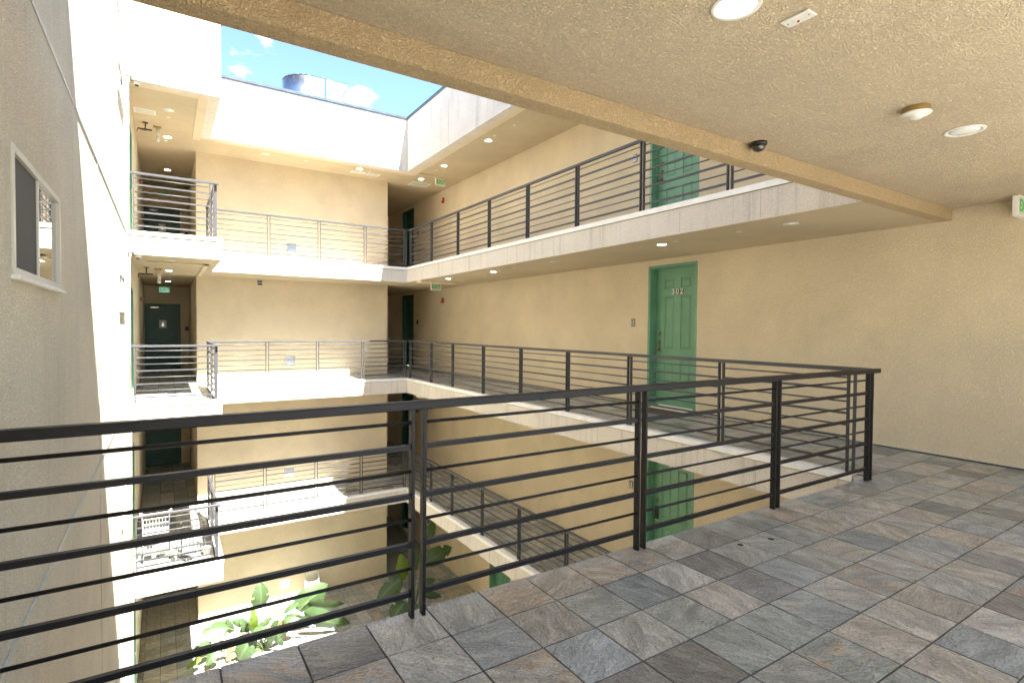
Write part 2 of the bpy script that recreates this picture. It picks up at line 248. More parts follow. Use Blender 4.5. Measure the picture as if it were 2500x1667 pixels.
# ------------------------------------------------------------------ mesh helpers
class MB:
    def __init__(s): s.v = []; s.f = []; s.sm = []; s.uv = []
    def add(s, vs, fs, smooth=False):
        o = len(s.v); s.v += [tuple(p) for p in vs]; s.f += [tuple(i+o for i in q) for q in fs]; s.sm += [smooth]*len(fs)
    def box(s, a, b, c=0.0):
        x0, y0, z0 = [min(a[i], b[i]) for i in range(3)]; x1, y1, z1 = [max(a[i], b[i]) for i in range(3)]
        if c <= 0:
            s.add([(x0,y0,z0),(x1,y0,z0),(x1,y1,z0),(x0,y1,z0),(x0,y0,z1),(x1,y0,z1),(x1,y1,z1),(x0,y1,z1)],
                  [(0,3,2,1),(4,5,6,7),(0,1,5,4),(1,2,6,5),(2,3,7,6),(3,0,4,7)]); return s
        c = min(c, (x1-x0)*.45, (y1-y0)*.45, (z1-z0)*.45)
        P = {}; vs = []; lo = (x0,y0,z0); hi = (x1,y1,z1)
        for ix in (0,1):
            for iy in (0,1):
                for iz in (0,1):
                    for ax in range(3):
                        p = []
                        for k, i in enumerate((ix,iy,iz)):
                            w = hi[k] if i else lo[k]
                            if k != ax: w += (-c if i else c)
                            p.append(w)
                        P[(ix,iy,iz,ax)] = len(vs); vs.append(p)
        fs = []
        for ax in range(3):
            u, w = [k for k in range(3) if k != ax]
            for sd in (0,1):
                q = []
                for (i, j) in ((0,0),(1,0),(1,1),(0,1)):
                    t = [0,0,0]; t[ax] = sd; t[u] = i; t[w] = j; q.append(P[(*t, ax)])
                fs.append(tuple(q))
            for i in (0,1):
                for j in (0,1):
                    t0 = [0,0,0]; t1 = [0,0,0]; t1[ax] = 1; t0[u] = t1[u] = i; t0[w] = t1[w] = j
                    fs.append((P[(*t0,u)], P[(*t1,u)], P[(*t1,w)], P[(*t0,w)]))
        for ix in (0,1):
            for iy in (0,1):
                for iz in (0,1): fs.append((P[(ix,iy,iz,0)], P[(ix,iy,iz,1)], P[(ix,iy,iz,2)]))
        ctr = Vector(((x0+x1)/2, (y0+y1)/2, (z0+z1)/2)); out = []
        for q in fs:
            a_, b_, c_ = [Vector(vs[i]) for i in q[:3]]
            nrm = (b_-a_).cross(c_-a_); mid = sum((Vector(vs[i]) for i in q), Vector())/len(q)
            out.append(q if nrm.dot(mid-ctr) > 0 else tuple(reversed(q)))
        s.add(vs, out); return s
    def tube(s, pts, r, n=8, caps=True, r2=None):
        pts = [Vector(p) for p in pts]; rings = []; prev = None
        for i, p in enumerate(pts):
            d = (pts[min(i+1, len(pts)-1)] - pts[max(i-1, 0)])
            d = d.normalized() if d.length > 1e-9 else Vector((0,0,1))
            if prev is None:
                a = Vector((0,0,1)) if abs(d.z) < .9 else Vector((1,0,0)); u = d.cross(a).normalized()
            else: u = (prev - d*prev.dot(d)).normalized()
            prev = u; w = d.cross(u); rr = r if r2 is None else r + (r2-r)*i/max(1, len(pts)-1)
            rings.append([p + (u*math.cos(2*math.pi*k/n) + w*math.sin(2*math.pi*k/n))*rr for k in range(n)])
        vs = [v for g in rings for v in g]; fs = []
        for i in range(len(rings)-1):
            for k in range(n):
                fs.append((i*n+k, i*n+(k+1)%n, (i+1)*n+(k+1)%n, (i+1)*n+k))
        s.add(vs, fs, True)
        if caps:
            o = len(s.v) - len(vs)
            s.f.append(tuple(o+k for k in reversed(range(n)))); s.sm.append(False)
            s.f.append(tuple(o+(len(rings)-1)*n+k for k in range(n))); s.sm.append(False)
        return s
    def lathe(s, prof, c=(0,0,0), axis='z', n=24, smooth=True):
        # prof: list of (radius, height) ; axis direction of height
        vs = []
        for r, h in prof:
            for k in range(n):
                a = 2*math.pi*k/n; x, y = r*math.cos(a), r*math.sin(a)
                p = {'z': (x, y, h), 'y': (x, h, y), 'x': (h, x, y)}[axis]
                vs.append((p[0]+c[0], p[1]+c[1], p[2]+c[2]))
        fs = []
        for i in range(len(prof)-1):
            for k in range(n): fs.append((i*n+k, i*n+(k+1)%n, (i+1)*n+(k+1)%n, (i+1)*n+k))
        o = len(s.v); s.add(vs, fs, smooth)
        for i in (0, len(prof)-1):
            if prof[i][0] > 1e-6: s.f.append(tuple(o+i*n+k for k in range(n))); s.sm.append(False)
        return s
    def mesh(s, name, m=None):
        me = bpy.data.meshes.new(name); me.from_pydata(s.v, [], s.f)
        me.polygons.foreach_set('use_smooth', s.sm)
        if s.uv:
            l = me.uv_layers.new(name='UVMap')
            for lp in me.loops: l.data[lp.index].uv = s.uv[lp.vertex_index]
        me.update()
        if m: me.materials.append(m)
        return me
def fixn(me):
    import bmesh
    b = bmesh.new(); b.from_mesh(me); bmesh.ops.recalc_face_normals(b, faces=b.faces); b.to_mesh(me); b.free(); return me
def obj(name, mb, m, parent=None, loc=(0,0,0), rot=None, fix=False):
    me = mb.mesh(name, m) if isinstance(mb, MB) else mb
    if fix: fixn(me)
    o = bpy.data.objects.new(name, me); COL.objects.link(o); o.location = loc
    if rot: o.rotation_euler = rot
    if parent: o.parent = parent
    return o
def thing(name, label, cat, loc=(0,0,0), rz=0, group=None):
    o = bpy.data.objects.new(name, None); COL.objects.link(o); o.location = loc; o.rotation_euler = (0,0,rz)
    o.empty_display_size = .1; o['label'] = label; o['category'] = cat
    if group: o['group'] = group
    return o
def tag(o, label, cat, group=None):
    o['label'] = label; o['category'] = cat
    if group: o['group'] = group
    return o
def box(a, b, c=0.0): return MB().box(a, b, c)
def text_mesh(txt, size, depth, m, bold=.0, spacing=1.0):
    cu = bpy.data.curves.new('txt', 'FONT'); cu.body = txt; cu.size = size; cu.extrude = depth/2; cu.align_x = 'CENTER'; cu.align_y = 'CENTER'; cu.offset = bold; cu.space_character = spacing; cu.resolution_u = 3
    o = bpy.data.objects.new('txt', cu); COL.objects.link(o); bpy.context.view_layer.update()
    me = bpy.data.meshes.new_from_object(o.evaluated_get(bpy.context.evaluated_depsgraph_get()))
    bpy.data.objects.remove(o); me.transform(Matrix.Rotation(R(90), 4, 'X')); me.materials.clear(); me.materials.append(m); return me

def wall_mb(us, vs, holes, d, put):
    """rectilinear wall with openings: us, vs = overall ranges; holes = [(u0,u1,v0,v1)]; d = thickness; put(u,v,w)->xyz, w=0 front, w=d back"""
    U = sorted({us[0], us[1], *[h[0] for h in holes], *[h[1] for h in holes]}); V = sorted({vs[0], vs[1], *[h[2] for h in holes], *[h[3] for h in holes]})
    U = [u for u in U if us[0] <= u <= us[1]]; V = [v for v in V if vs[0] <= v <= vs[1]]
    def solid(i, j):
        if not (0 <= i < len(U)-1 and 0 <= j < len(V)-1): return False
        cu, cv = (U[i]+U[i+1])/2, (V[j]+V[j+1])/2
        return not any(h[0] < cu < h[1] and h[2] < cv < h[3] for h in holes)
    mb = MB()
    for i in range(len(U)-1):
        for j in range(len(V)-1):
            if not solid(i, j): continue
            a, b, c, e = U[i], U[i+1], V[j], V[j+1]
            mb.add([put(a,c,0), put(b,c,0), put(b,e,0), put(a,e,0)], [(0,1,2,3)])
            mb.add([put(a,c,d), put(b,c,d), put(b,e,d), put(a,e,d)], [(3,2,1,0)])
            for di, dj, q in ((-1,0,((a,c),(a,e))), (1,0,((b,c),(b,e))), (0,-1,((a,c),(b,c))), (0,1,((a,e),(b,e)))):
                if not solid(i+di, j+dj):
                    p, r = q; mb.add([put(*p,0), put(*r,0), put(*r,d), put(*p,d)], [(0,1,2,3)])
    return mb

# ------------------------------------------------------------------ ground and walls
g = obj('ground', box((-300,-300,-7.0), (300,300,-6.6)), EARTH); g['kind'] = 'structure'

LEVELS = (4, 3, 2, 1)
door_y = (3.475, 4.555); far_y = (15.74, 16.80); left_y = (9.62, 10.86)
win_y = [(0.56, 1.78), (6.95, 8.12)]
# right wall
holes = []
for L in LEVELS:
    z = LV[L]
    if L != 1: holes.append((door_y[0], door_y[1], z, z+2.585))
    holes.append((far_y[0], far_y[1], z, z+2.60))
holes.append((9.19, 10.24, LV[1], LV[1]+2.585))
rw = obj('stucco_wall', wall_mb((-4.2, 18.5), (-6.6, ZR+.1), holes, WT, lambda u,v,w: (XW+w, u, v)), TAN, fix=True)
tag(rw, 'long tan stucco wall on the right holding the green door numbered 302', 'wall')
def sealant(z0, z1, y0, y1, name='base_gap'):
    obj(name, box((XW-.012, y0, z0), (XW-.001, y1, z1)), GROUT, rw)
sealant(.0, .016, -4.2, door_y[0]); sealant(.0, .016, door_y[1], far_y[0])
obj('base_bead', box((XW-.02, -4.2, .016), (XW-.001, door_y[0], .026)), IVORY, rw)
# left wall
holes = []
for L in LEVELS:
    z = LV[L]
    for a, b in win_y: holes.append((a, b, z+1.64, z+2.19))
    holes.append((left_y[0], left_y[1], z, z+2.15))
lw = obj('stucco_wall', wall_mb((-4.2, 18.5), (-6.6, ZT), holes, WT, lambda u,v,w: (XL-w, u, v)), CREAM, fix=True)
tag(lw, 'tall cream stucco wall on the left with sliding windows and joint beads', 'wall')
for z in (6.0, 3.0, 0.1, -3.0):
    mb = MB(); y = -4.1
    while y < YP-.1:
        y2 = min(YP-.1, y+2.44); mb.box((XL+.001, y+.002, z-.010), (XL+.007, y2, z-.003)); mb.box((XL+.001, y+.002, z+.003), (XL+.007, y2, z+.010)); mb.box((XL+.0005, y+.002, z-.003), (XL+.002, y2, z+.003)); y = y2
    obj('joint_bead', mb, STRIP, lw)
obj('vertical_joint_bead', MB().box((XL+.001, 4.05, -6.1), (XL+.005, 4.056, 7.15)).box((XL+.001, 4.064, -6.1), (XL+.005, 4.07, 7.15)), CREAM, lw)
# inner block wall facing the camera
bw = obj('stucco_wall', wall_mb((XJ, XK), (-6.6, ZR+.05), [], YE-YW, lambda u,v,w: (u, YW+w, v)), TAN, fix=True)
tag(bw, 'tan stucco wall block facing the camera behind the far walkways', 'wall')
ew = obj('stucco_wall', wall_mb((XL, XJ), (-6.6, ZR+.05), [(-1.86, -.90, LV[L], LV[L]+2.12) for L in LEVELS], .2, lambda u,v,w: (u, YE+w, v)), TAN, fix=True)
tag(ew, 'dim tan wall at the end of the narrow left corridor around the dark green doors', 'wall')
ew2 = obj('stucco_wall', box((XK, YE, -6.6), (XW, YE+.2, ZR+.05)), TAN); tag(ew2, 'dark end wall of the narrow corridor on the right side', 'wall')
nw = obj('stucco_wall', wall_mb((XL, XW), (-6.6, ZR+.05), [(-1.2, 5.9, LV[L]+.001, LV[L]+2.62) for L in (4, 3, 2, 1)], .2, lambda u,v,w: (u, -4.0-w, v)), TAN, fix=True); tag(nw, 'tan stucco wall behind the camera with a wide opening added for fill light', 'wall')  # opening added so daylight fills the near landing

# ------------------------------------------------------------------ slabs (walkways) and roof
def curb(parent, pts, z, h=.062, w=.11, out=.018):
    """white flashing strip round the edge: pts = axis-aligned runs ((x0,y0),(x1,y1),(nx,ny)) with n pointing to the void"""
    for (a, b, n) in pts:
        x0, y0 = a; x1, y1 = b; mb = MB()
        if n[0]:
            s_ = n[0]; mb.box((x0+s_*out, y0, z-h), (x0+s_*.001, y1, z+.012), .003); mb.box((x0-s_*w, y0, z+.004), (x0+s_*.001, y1, z+.012), .002)
        else:
            s_ = n[1]; mb.box((x0, y0+s_*out, z-h), (x1, y0+s_*.001, z+.012), .003); mb.box((x0, y0-s_*w, z+.004), (x1, y0+s_*.001, z+.012), .002)
        obj('curb', mb, CURB, parent)
        if n[0]: obj('curb_shade_line', box((x0+n[0]*.006, y0, z-h-.007), (x0+n[0]*.0005, y1, z-h-.0005)), DIRT_SHADE, parent)  # dark strip painted where the curb's own shadow falls
        else: obj('curb_shade_line', box((x0, y0+n[1]*.006, z-h-.007), (x1, y0+n[1]*.0005, z-h-.0005)), DIRT_SHADE, parent)
def joints(parent, axis, fixed, sgn, marks, z0, z1):
    mb = MB()
    for c in marks:
        if axis == 'x': mb.box((fixed+sgn*.0012, c-.002, z0), (fixed+sgn*.0002, c+.002, z1))
        else: mb.box((c-.002, fixed+sgn*.0012, z0), (c+.002, fixed+sgn*.0002, z1))
    obj('hairline_joint', mb, JOINT, parent)
def slab(name, label, x0, y0, x1, y1, z, zb, side_mat=WHITE, under=None):
    """walkway slab: white edge faces, stuccoed soffit as a separate part"""
    o = obj(name, box((x0, y0, zb+.004), (x1, y1, z-.012)), side_mat); o['kind'] = 'structure'; o['label'] = label
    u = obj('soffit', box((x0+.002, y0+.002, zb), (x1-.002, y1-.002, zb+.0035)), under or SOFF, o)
    return o
words = {4: 'top', 3: 'third', 2: 'second'}
SL = {}; YE_ = {}
for L in (4, 3, 2):
    z = LV[L]; zb = z - T; w = words[L]
    YE_[L] = YN+.078 if L == 4 else .058
    s = SL[(L, 'right')] = slab('walkway_slab', 'right hand %s floor walkway slab' % w, XC, YE_[L]+.002, XW-.002, YB, z, zb)
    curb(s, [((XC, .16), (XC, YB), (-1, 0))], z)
    s2 = SL[(L, 'back')] = slab('walkway_slab', 'far %s floor walkway slab' % w, XP, YB, XW-.002, YW-.002, z, zb)
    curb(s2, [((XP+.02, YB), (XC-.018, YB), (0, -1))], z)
    s3 = SL[(L, 'balcony')] = slab('balcony_slab', 'small projecting %s floor balcony slab on the left' % w, XL+.002, YP, XP, YW-.002, z, zb)
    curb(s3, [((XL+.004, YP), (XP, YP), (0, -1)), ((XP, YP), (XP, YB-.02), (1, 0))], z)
    s4 = slab('corridor_slab', 'left corridor %s floor slab' % w, XL+.002, YW, XJ-.002, YE-.002, z, zb)
    s5 = slab('corridor_slab', 'right corridor %s floor slab' % w, XK+.002, YW, XW-.002, YE-.002, z, zb)
    SL[(L, 'lc')] = s4; SL[(L, 'rc')] = s5
    joints(s, 'x', XC, -1, [1.2, 2.35, 3.9, 5.1, 6.6, 8.2, 9.6, 10.9], zb+.02, z-.075)
    joints(s2, 'y', YB, -1, [.9, 2.2, 3.35, 3.95], zb+.02, z-.075)
    # shallow drip bands under the balcony and at the corner
    mb = MB()
    mb.box((XL+.25, YP+.95, zb-.035), (XP-.16, YP+1.03, zb-.0005), .004)
    mb.box((XP-.24, YP+.95, zb-.035), (XP-.16, YW-.3, zb-.0006), .004)
    obj('soffit_band', mb, TAN, s3)
    if L != 4 or True:
        obj('soffit_drop', box((XC+.02, 10.95, zb-.055), (5.45, 11.25, zb-.0006), .004), TAN, s)
for L in (4, 3, 2):
    z = LV[L]
    ns = SL[(L, 'near')] = obj('landing_slab', box((XL+.002, -4.0+.002, z-(H-ZC)+.004), (XW-.002, YE_[L], z-.012)), BEAM); ns['kind'] = 'structure'
    obj('soffit', box((XL+.004, -3.996, z-(H-ZC)), (XW-.004, -.002, z-(H-ZC)+.0035)), CEIL, ns)
    obj('edge_beam', box((XL+.003, 0.0, z-T), (XW-.003, YE_[L]-.0005, z-(H-ZC)+.003), .004), BEAM, ns)
tr_ = obj('added_terrace', box((XL-2, -9.0, -.30), (XW+2, -4.22, -.012)), TAN); tr_['kind'] = 'structure'  # unseen, added so its sunlit top bounces fill onto the landing
obj('paving', box((XL-2, -9.0, -.011), (XW+2, -4.22, -.002)), CONC, tr_)
# roof with parapets
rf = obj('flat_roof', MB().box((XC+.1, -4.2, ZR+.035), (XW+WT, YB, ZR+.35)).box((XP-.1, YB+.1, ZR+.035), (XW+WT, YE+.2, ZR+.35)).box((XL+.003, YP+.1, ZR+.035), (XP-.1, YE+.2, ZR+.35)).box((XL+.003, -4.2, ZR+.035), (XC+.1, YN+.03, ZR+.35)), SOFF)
tag(rf, 'flat roof over the top floor walkways with pale parapets round the open court', 'roof')
obj('parapet', MB().box((XC, YN+.09, ZR), (XC+.2, YB, ZT)).box((XP, YB, ZR), (XC+.2, YB+.2, ZT)), WHITE, rf)
obj('parapet', MB().box((XL+.001, YP, ZR), (XP, YP+.2, ZT-.02)).box((XP-.2, YP+.2, ZR), (XP, YB+.2-.001, ZT-.02)), WHITE, rf)
obj('parapet', box((XL+.001, YN-.12, ZR), (XC+.2, YN+.08, ZT)), WHITE, rf)
mb = MB()
for a, b in (((XC-.03, YN+.3, ZT+.001), (XC+.23, YB-.03, ZT+.07)), ((XP+.001, YB-.03, ZT+.001), (XC+.23, YB+.23, ZT+.07)), ((XL+.001, YP-.03, ZT-.018), (XP+.03, YP+.23, ZT+.055)), ((XP-.23, YP+.231, ZT-.018), (XP+.03, YB+.22, ZT+.055)), ((XL, YN-.14, ZT+.001), (XC+.2, YN+.085, ZT+.03))):
    mb.box(a, b, .006)
obj('coping', mb, COPE, rf)
obj('soffit_band', MB().box((XC+.2, .2, ZR+.003), (XC+.34, YB+.34, ZR+.034), .004).box((XP+.1, YB+.2, ZR+.003), (XC+.199, YB+.34, ZR+.033), .004).box((XP-.36, YP+.2, ZR+.003), (XP-.2, YB+.4, ZR+.034), .004).box((XL+.01, YP+.2, ZR+.003), (XP-.361, YP+.34, ZR+.033), .004), TAN, rf)
# top-floor outer skin of left block parapets continue in cream wall already

# gooseneck exhaust hood on the roof
hood = thing('exhaust_hood', 'shiny galvanised exhaust hood with rounded end standing on the roof', 'vent hood', (2.5, 15.6, ZR+.35))
def hoodplan():
    pts = []
    for k in range(13):
        a = math.pi/2 + math.pi*k/12; pts.append((2.50+.72*math.cos(a), 15.60+.72*math.sin(a)))
    pts.append((3.60, 14.88)); pts.append((3.60, 16.32)); return pts
pl = hoodplan(); n = len(pl); zb_, zt_ = 7.45, 9.08
vs = []
for (x, y) in pl:
    vs.append((x if x < 3.5 else 2.75, y, zb_)); vs.append((x, y, zt_))
mb = MB(); mb.add([(a-2.5, b-15.6, c-ZR-.35) for a, b, c in vs], [(2*i, 2*((i+1)%n), 2*((i+1)%n)+1, 2*i+1) for i in range(n) if i not in (n-2,)] + [tuple(2*i+1 for i in range(n)), tuple(2*i for i in reversed(range(n)))], False)
ho = obj('duct', mb, GALV, hood, fix=True)
for i, p in enumerate(ho.data.polygons):
    if abs(p.normal.z) < .3 and p.center.x < 0.02: p.use_smooth = True
mb = MB().box((.38, -.76, 1.32), (.41, -.72, 2.97)); mb.box((-.75, .1, 1.3), (-.70, .2, 2.7)); mb.tube([(1.10, -.725, 2.94), (.26, -.725, 1.33)], .010, 6)
for i in range(len(pl)-2):
    (ax, ay), (bx_, by_) = pl[i], pl[i+1]; mb.tube([(ax-2.5, ay-15.6, zt_-ZR-.35), (bx_-2.5, by_-15.6, zt_-ZR-.35)], .010, 6)
obj('seam_flange', mb, COPE, hood)
obj('roof_curb', box((-.8, -.7, 0), (.4, .7, 1.33)), GALV, hood)

# ------------------------------------------------------------------ slate tiles
PX, PY, X0, Y0 = .3095, .3065, .087, -.243
def tile_mesh(seed, nose=False):
    rnd = random.Random(seed); mb = MB(); n = 4; a, b = PX/2-.0038, PY/2-.0038
    if nose: b0, b1 = -b, b+.004
    else: b0, b1 = -b, b
    top = []
    for j in range(n):
        for i in range(n):
            x = -a + 2*a*i/(n-1); y = b0 + (b1-b0)*j/(n-1); ed = i in (0, n-1) or j in (0, n-1)
            if i in (0, n-1): x += rnd.uniform(-.0014, .0014)
            if j in (0, n-1): y += rnd.uniform(-.0014, .0014)
            z = rnd.uniform(-.0009, .0009) - (.0026 if ed else 0)
            if nose and j == n-1: z = -.007
            if nose and j == n-2: y = b1-.014; z = -.0005
            top.append((x, y, z))
    fs = [(j*n+i, j*n+i+1, (j+1)*n+i+1, (j+1)*n+i) for j in range(n-1) for i in range(n-1)]
    mb.add(top, fs, True)
    ring = [i for i in range(n)] + [j*n+n-1 for j in range(1, n)] + [(n-1)*n+i for i in range(n-2, -1, -1)] + [j*n for j in range(n-2, 0, -1)]
    rv = [top[i] for i in ring]; k = len(ring); dz = -.03 if nose else -.011
    mb.add(rv + [(p[0], p[1], dz) for p in rv], [(i, i+k, (i+1) % k + k, (i+1) % k) for i in range(k)])
    return mb.mesh('slate_tile', SLATE)
TM = [tile_mesh(s) for s in range(6)]; TN = [tile_mesh(50+s, True) for s in range(4)]
def tiles(parent, x0, x1, y0, y1, z, nose_y=None, limit=300, order=None):
    cells = []
    i0 = math.floor((x0-X0)/PX); j0 = math.floor((y0-Y0)/PY)
    for i in range(i0, i0+int((x1-x0)/PX)+3):
        for j in range(j0, j0+int((y1-y0)/PY)+3):
            a, b = max(x0, X0+i*PX), min(x1, X0+(i+1)*PX); c, d = max(y0, Y0+j*PY), min(y1, Y0+(j+1)*PY)
            if b-a < .03 or d-c < .03: continue
            cells.append((a, b, c, d))
    if order: cells.sort(key=order)
    # the parent slab sits at world coordinates with identity transform
    for k, (a, b, c, d) in enumerate(cells[:limit]):
        nose = nose_y is not None and d > nose_y-.001
        me = random.choice(TN if nose else TM)
        o = bpy.data.objects.new('slate_tile', me); COL.objects.link(o); o.parent = parent
        o.location = ((a+b)/2, (c+d)/2, z+random.uniform(-.0006, .0006)); o.scale = ((b-a)/PX, (d-c)/PY, 1)
        o.rotation_euler = (random.uniform(-.0022, .0022), random.uniform(-.0022, .0022), (random.choice((0, math.pi)) if not nose else 0) + random.uniform(-.002, .002))
    rest = cells[limit:]
    if rest:
        mb = MB()
        for (a, b, c, d) in rest: mb.box((a+.003, c+.003, z-.011), (b-.003, d-.003, z-random.uniform(0, .0014)), .0015)
        o = obj('paving', mb, SLATE, parent); o['kind'] = 'stuff'
def bed(parent, x0, x1, y0, y1, z): obj('grout_bed', box((x0, y0, z-.0115), (x1, y1, z-.005)), GROUT, parent)
ns = SL[(3, 'near')]
bed(ns, XL+.002, XW-.002, -3.998, YE_[3]-.003, 0)
tiles(ns, XL+.004, XW-.022, -3.99, YN+.015, 0, nose_y=YN+.015, limit=250, order=lambda c: -c[2])
for x_, y_, r_ in ((2.155, -.36, .022), (1.885, -.31, .020)):
    obj('dark_stain', MB().lathe([(r_, .0012), (r_*.6, .0016), (.0001, .0017)], (x_, y_, 0), n=14), DIRT_SHADE, ns)
for L in (3, 2):
    z = LV[L]
    s = SL[(L, 'right')]; bed(s, XC+.11, XW-.003, YE_[L]-.002, YB-.001, z)
    tiles(s, XC+.112, XW-.014, YN+.018, YB, z)
    s = SL[(L, 'back')]; bed(s, XP+.001, XW-.003, YB+.11, YW-.003, z); tiles(s, XP+.001, XW-.014, YB+.112, YW-.006, z)
    s = SL[(L, 'balcony')]; bed(s, XL+.003, XP-.11, YP+.11, YW-.003, z); tiles(s, XL+.012, XP-.112, YP+.112, YW-.006, z)
    s = SL[(L, 'lc')]; bed(s, XL+.003, XJ-.003, YW, YE-.003, z); tiles(s, XL+.012, XJ-.006, YW, YE-.01, z)
    s = SL[(L, 'rc')]; bed(s, XK+.003, XW-.003, YW, YE-.003, z); tiles(s, XK+.012, XW-.014, YW, YE-.01, z, limit=80)
gf = obj('courtyard_floor', box((XL+.001, -4.0, -6.4), (XW-.001, YE, LV[1]-.005)), GROUT); gf['kind'] = 'structure'
tiles(gf, XL+.006, XW-.006, 3.0, YW-.004, LV[1], limit=290, order=lambda c: abs(c[2]-12.3)*1.0 + (0 if c[0] < 3.2 else (c[0]-3.2)*.6))
tiles(gf, XL+.006, XJ-.006, YW, YE-.01, LV[1], limit=0); tiles(gf, XK+.012, XW-.014, YW, YE-.01, LV[1], limit=0)

# ------------------------------------------------------------------ railings
def unit_bar(thick):
    mb = MB()
    if thick: mb.box((0, -.012, -.0125), (1, .012, .0125)); me = mb.mesh('rail_bar')
    else: mb.tube([(0,0,0), (1,0,0)], .0085, 8); me = mb.mesh('rail_bar')
    return me
BARS = {}
def railing(label, origin, ang, length, posts, m=RAIL, gap=.060, ext=(0, 0), single_first=False, group=None, height=1.07, ends=(True, True)):
    """posts: list of pair centres along the run. bars run between successive pairs."""
    t = thing('metal_railing', label, 'railing', origin, ang, group)
    key = m.name
    if key not in BARS:
        a = unit_bar(True); a.materials.append(m); b = unit_bar(False); b.materials.append(m)
        p = MB().box((-.0085, -.021, .0), (.0085, .021, height-.040), .0015).mesh('post', m); BARS[key] = (a, b, p)
    a, b, p = BARS[key]
    obj('handrail', box((-ext[0], -.0255, height-.041), (length+ext[1], .0255, height), .004), m, t)
    for c in posts:
        offs = (-gap/2, gap/2)
        for d in offs:
            q = bpy.data.objects.new('post', p); COL.objects.link(q); q.parent = t; q.location = (c+d, 0, 0)
            q.rotation_euler = (random.uniform(-.002, .002), random.uniform(-.0015, .0015), 0)
    for c0, c1 in zip(posts[:-1], posts[1:]):
        for k in range(1, 9):
            q = bpy.data.objects.new('rail_bar', a if k % 2 else b); COL.objects.link(q); q.parent = t
            s0, s1 = c0+gap/2+.008, c1-gap/2-.008
            q.location = (s0, 0, .1205*k + random.uniform(-.0015, .0015)); q.scale = (s1-s0, 1, 1); q.rotation_euler = (0, random.uniform(-.0012, .0012), 0)
    return t
# foreground
xs = [-1.892, -.29, 1.262, 2.79, 4.335]
railing('black metal railing in the foreground along the slate landing edge', (-1.86, 0, 0), 0, 6.30, [x+1.86 for x in xs], RAIL, ext=(0, .06))
railing('black metal railing added at the made up opening behind the camera', (-1.2, -4.1, 0), 0, 7.1, [.1, 2.4, 4.7, 7.0], RAIL)  # unseen run, made up along with the opening
YR = {3: [.22, 1.73, 3.30, 4.76, 6.21, 7.67, 9.15, 10.38], 2: [.22, 1.73, 3.30, 4.75, 6.22, 7.68, 9.15, 10.36], 4: [.22, 1.66, 3.10, 4.56, 6.02, 7.46, 8.91, 10.40]}
XB = {3: [.79, 1.99, 3.17], 2: [.73, 1.95, 3.13], 4: [.83, 2.03, 3.23]}
XR, YRB = XC+.075, YB+.085
for L in (4, 3, 2):
    z = LV[L]; w = words[L]
    rm = RAILG
    railing('grey metal railing running along the right hand %s floor walkway' % w, (XR, .05 if L == 3 else .0, z), R(90), YRB-.05 if L == 3 else YRB, [y-(.05 if L == 3 else 0) for y in YR[L]] + [11.80-(.05 if L == 3 else 0)], rm)
    xb = [XP+.02] + XB[L] + [XR-.10]
    railing('grey metal railing along the far %s floor walkway in front of the tan wall block' % w, (XP-.10, YRB+.001, z+.0005), 0, XR-XP+.07, [x-(XP-.10) for x in xb], rm)
    yb_ = YP+.07
    railing('grey metal front railing of the small %s floor balcony on the left' % w, (XL+.005, yb_, z), 0, XP-.05-XL, [.05, XP-.16-XL], rm)
    railing('grey metal side railing of the small %s floor balcony facing the court' % w, (XP-.09, yb_+.03, z+.0005), R(90), YRB-yb_-.06, [.06, 1.3, YRB-yb_-.17], rm)

# ------------------------------------------------------------------ doors
def panel_rect(mb, u0, u1, v0, v1, y):
    """moulded raised panel; local face at y, outward = -y"""
    rings = [(0, 0), (.006, .013), (.024, .015), (.050, .003)]
    P = []
    for (ins, dep) in rings:
        P += [(u0+ins, y+dep, v0+ins), (u1-ins, y+dep, v0+ins), (u1-ins, y+dep, v1-ins), (u0+ins, y+dep, v1-ins)]
    fs = []
    for r in range(len(rings)-1):
        for k in range(4): fs.append((r*4+k, r*4+(k+1)%4, (r+1)*4+(k+1)%4, (r+1)*4+k))
    fs.append(tuple((len(rings)-1)*4+k for k in range(4)))
    mb.add(P, fs)
def leaf_mesh(w, h, rects, y=.16, z0=.02, m=GREEN):
    U = sorted({-w/2, w/2, *[r[0] for r in rects], *[r[1] for r in rects]}); V = sorted({z0, h, *[r[2] for r in rects], *[r[3] for r in rects]})
    mb = MB()
    for i in range(len(U)-1):
        for j in range(len(V)-1):
            cu, cv = (U[i]+U[i+1])/2, (V[j]+V[j+1])/2
            if any(r[0] < cu < r[1] and r[2] < cv < r[3] for r in rects): continue
            mb.add([(U[i], y, V[j]), (U[i+1], y, V[j]), (U[i+1], y, V[j+1]), (U[i], y, V[j+1])], [(0,1,2,3)])
    for r in rects: panel_rect(mb, *r, y)
    mb.box((-w/2, y+.017, z0), (w/2, y+.05, h))
    return mb.mesh('door_leaf', m)
RECTS = []
for (a, b) in ((-.335, -.10), (.055, .285)):
    pass
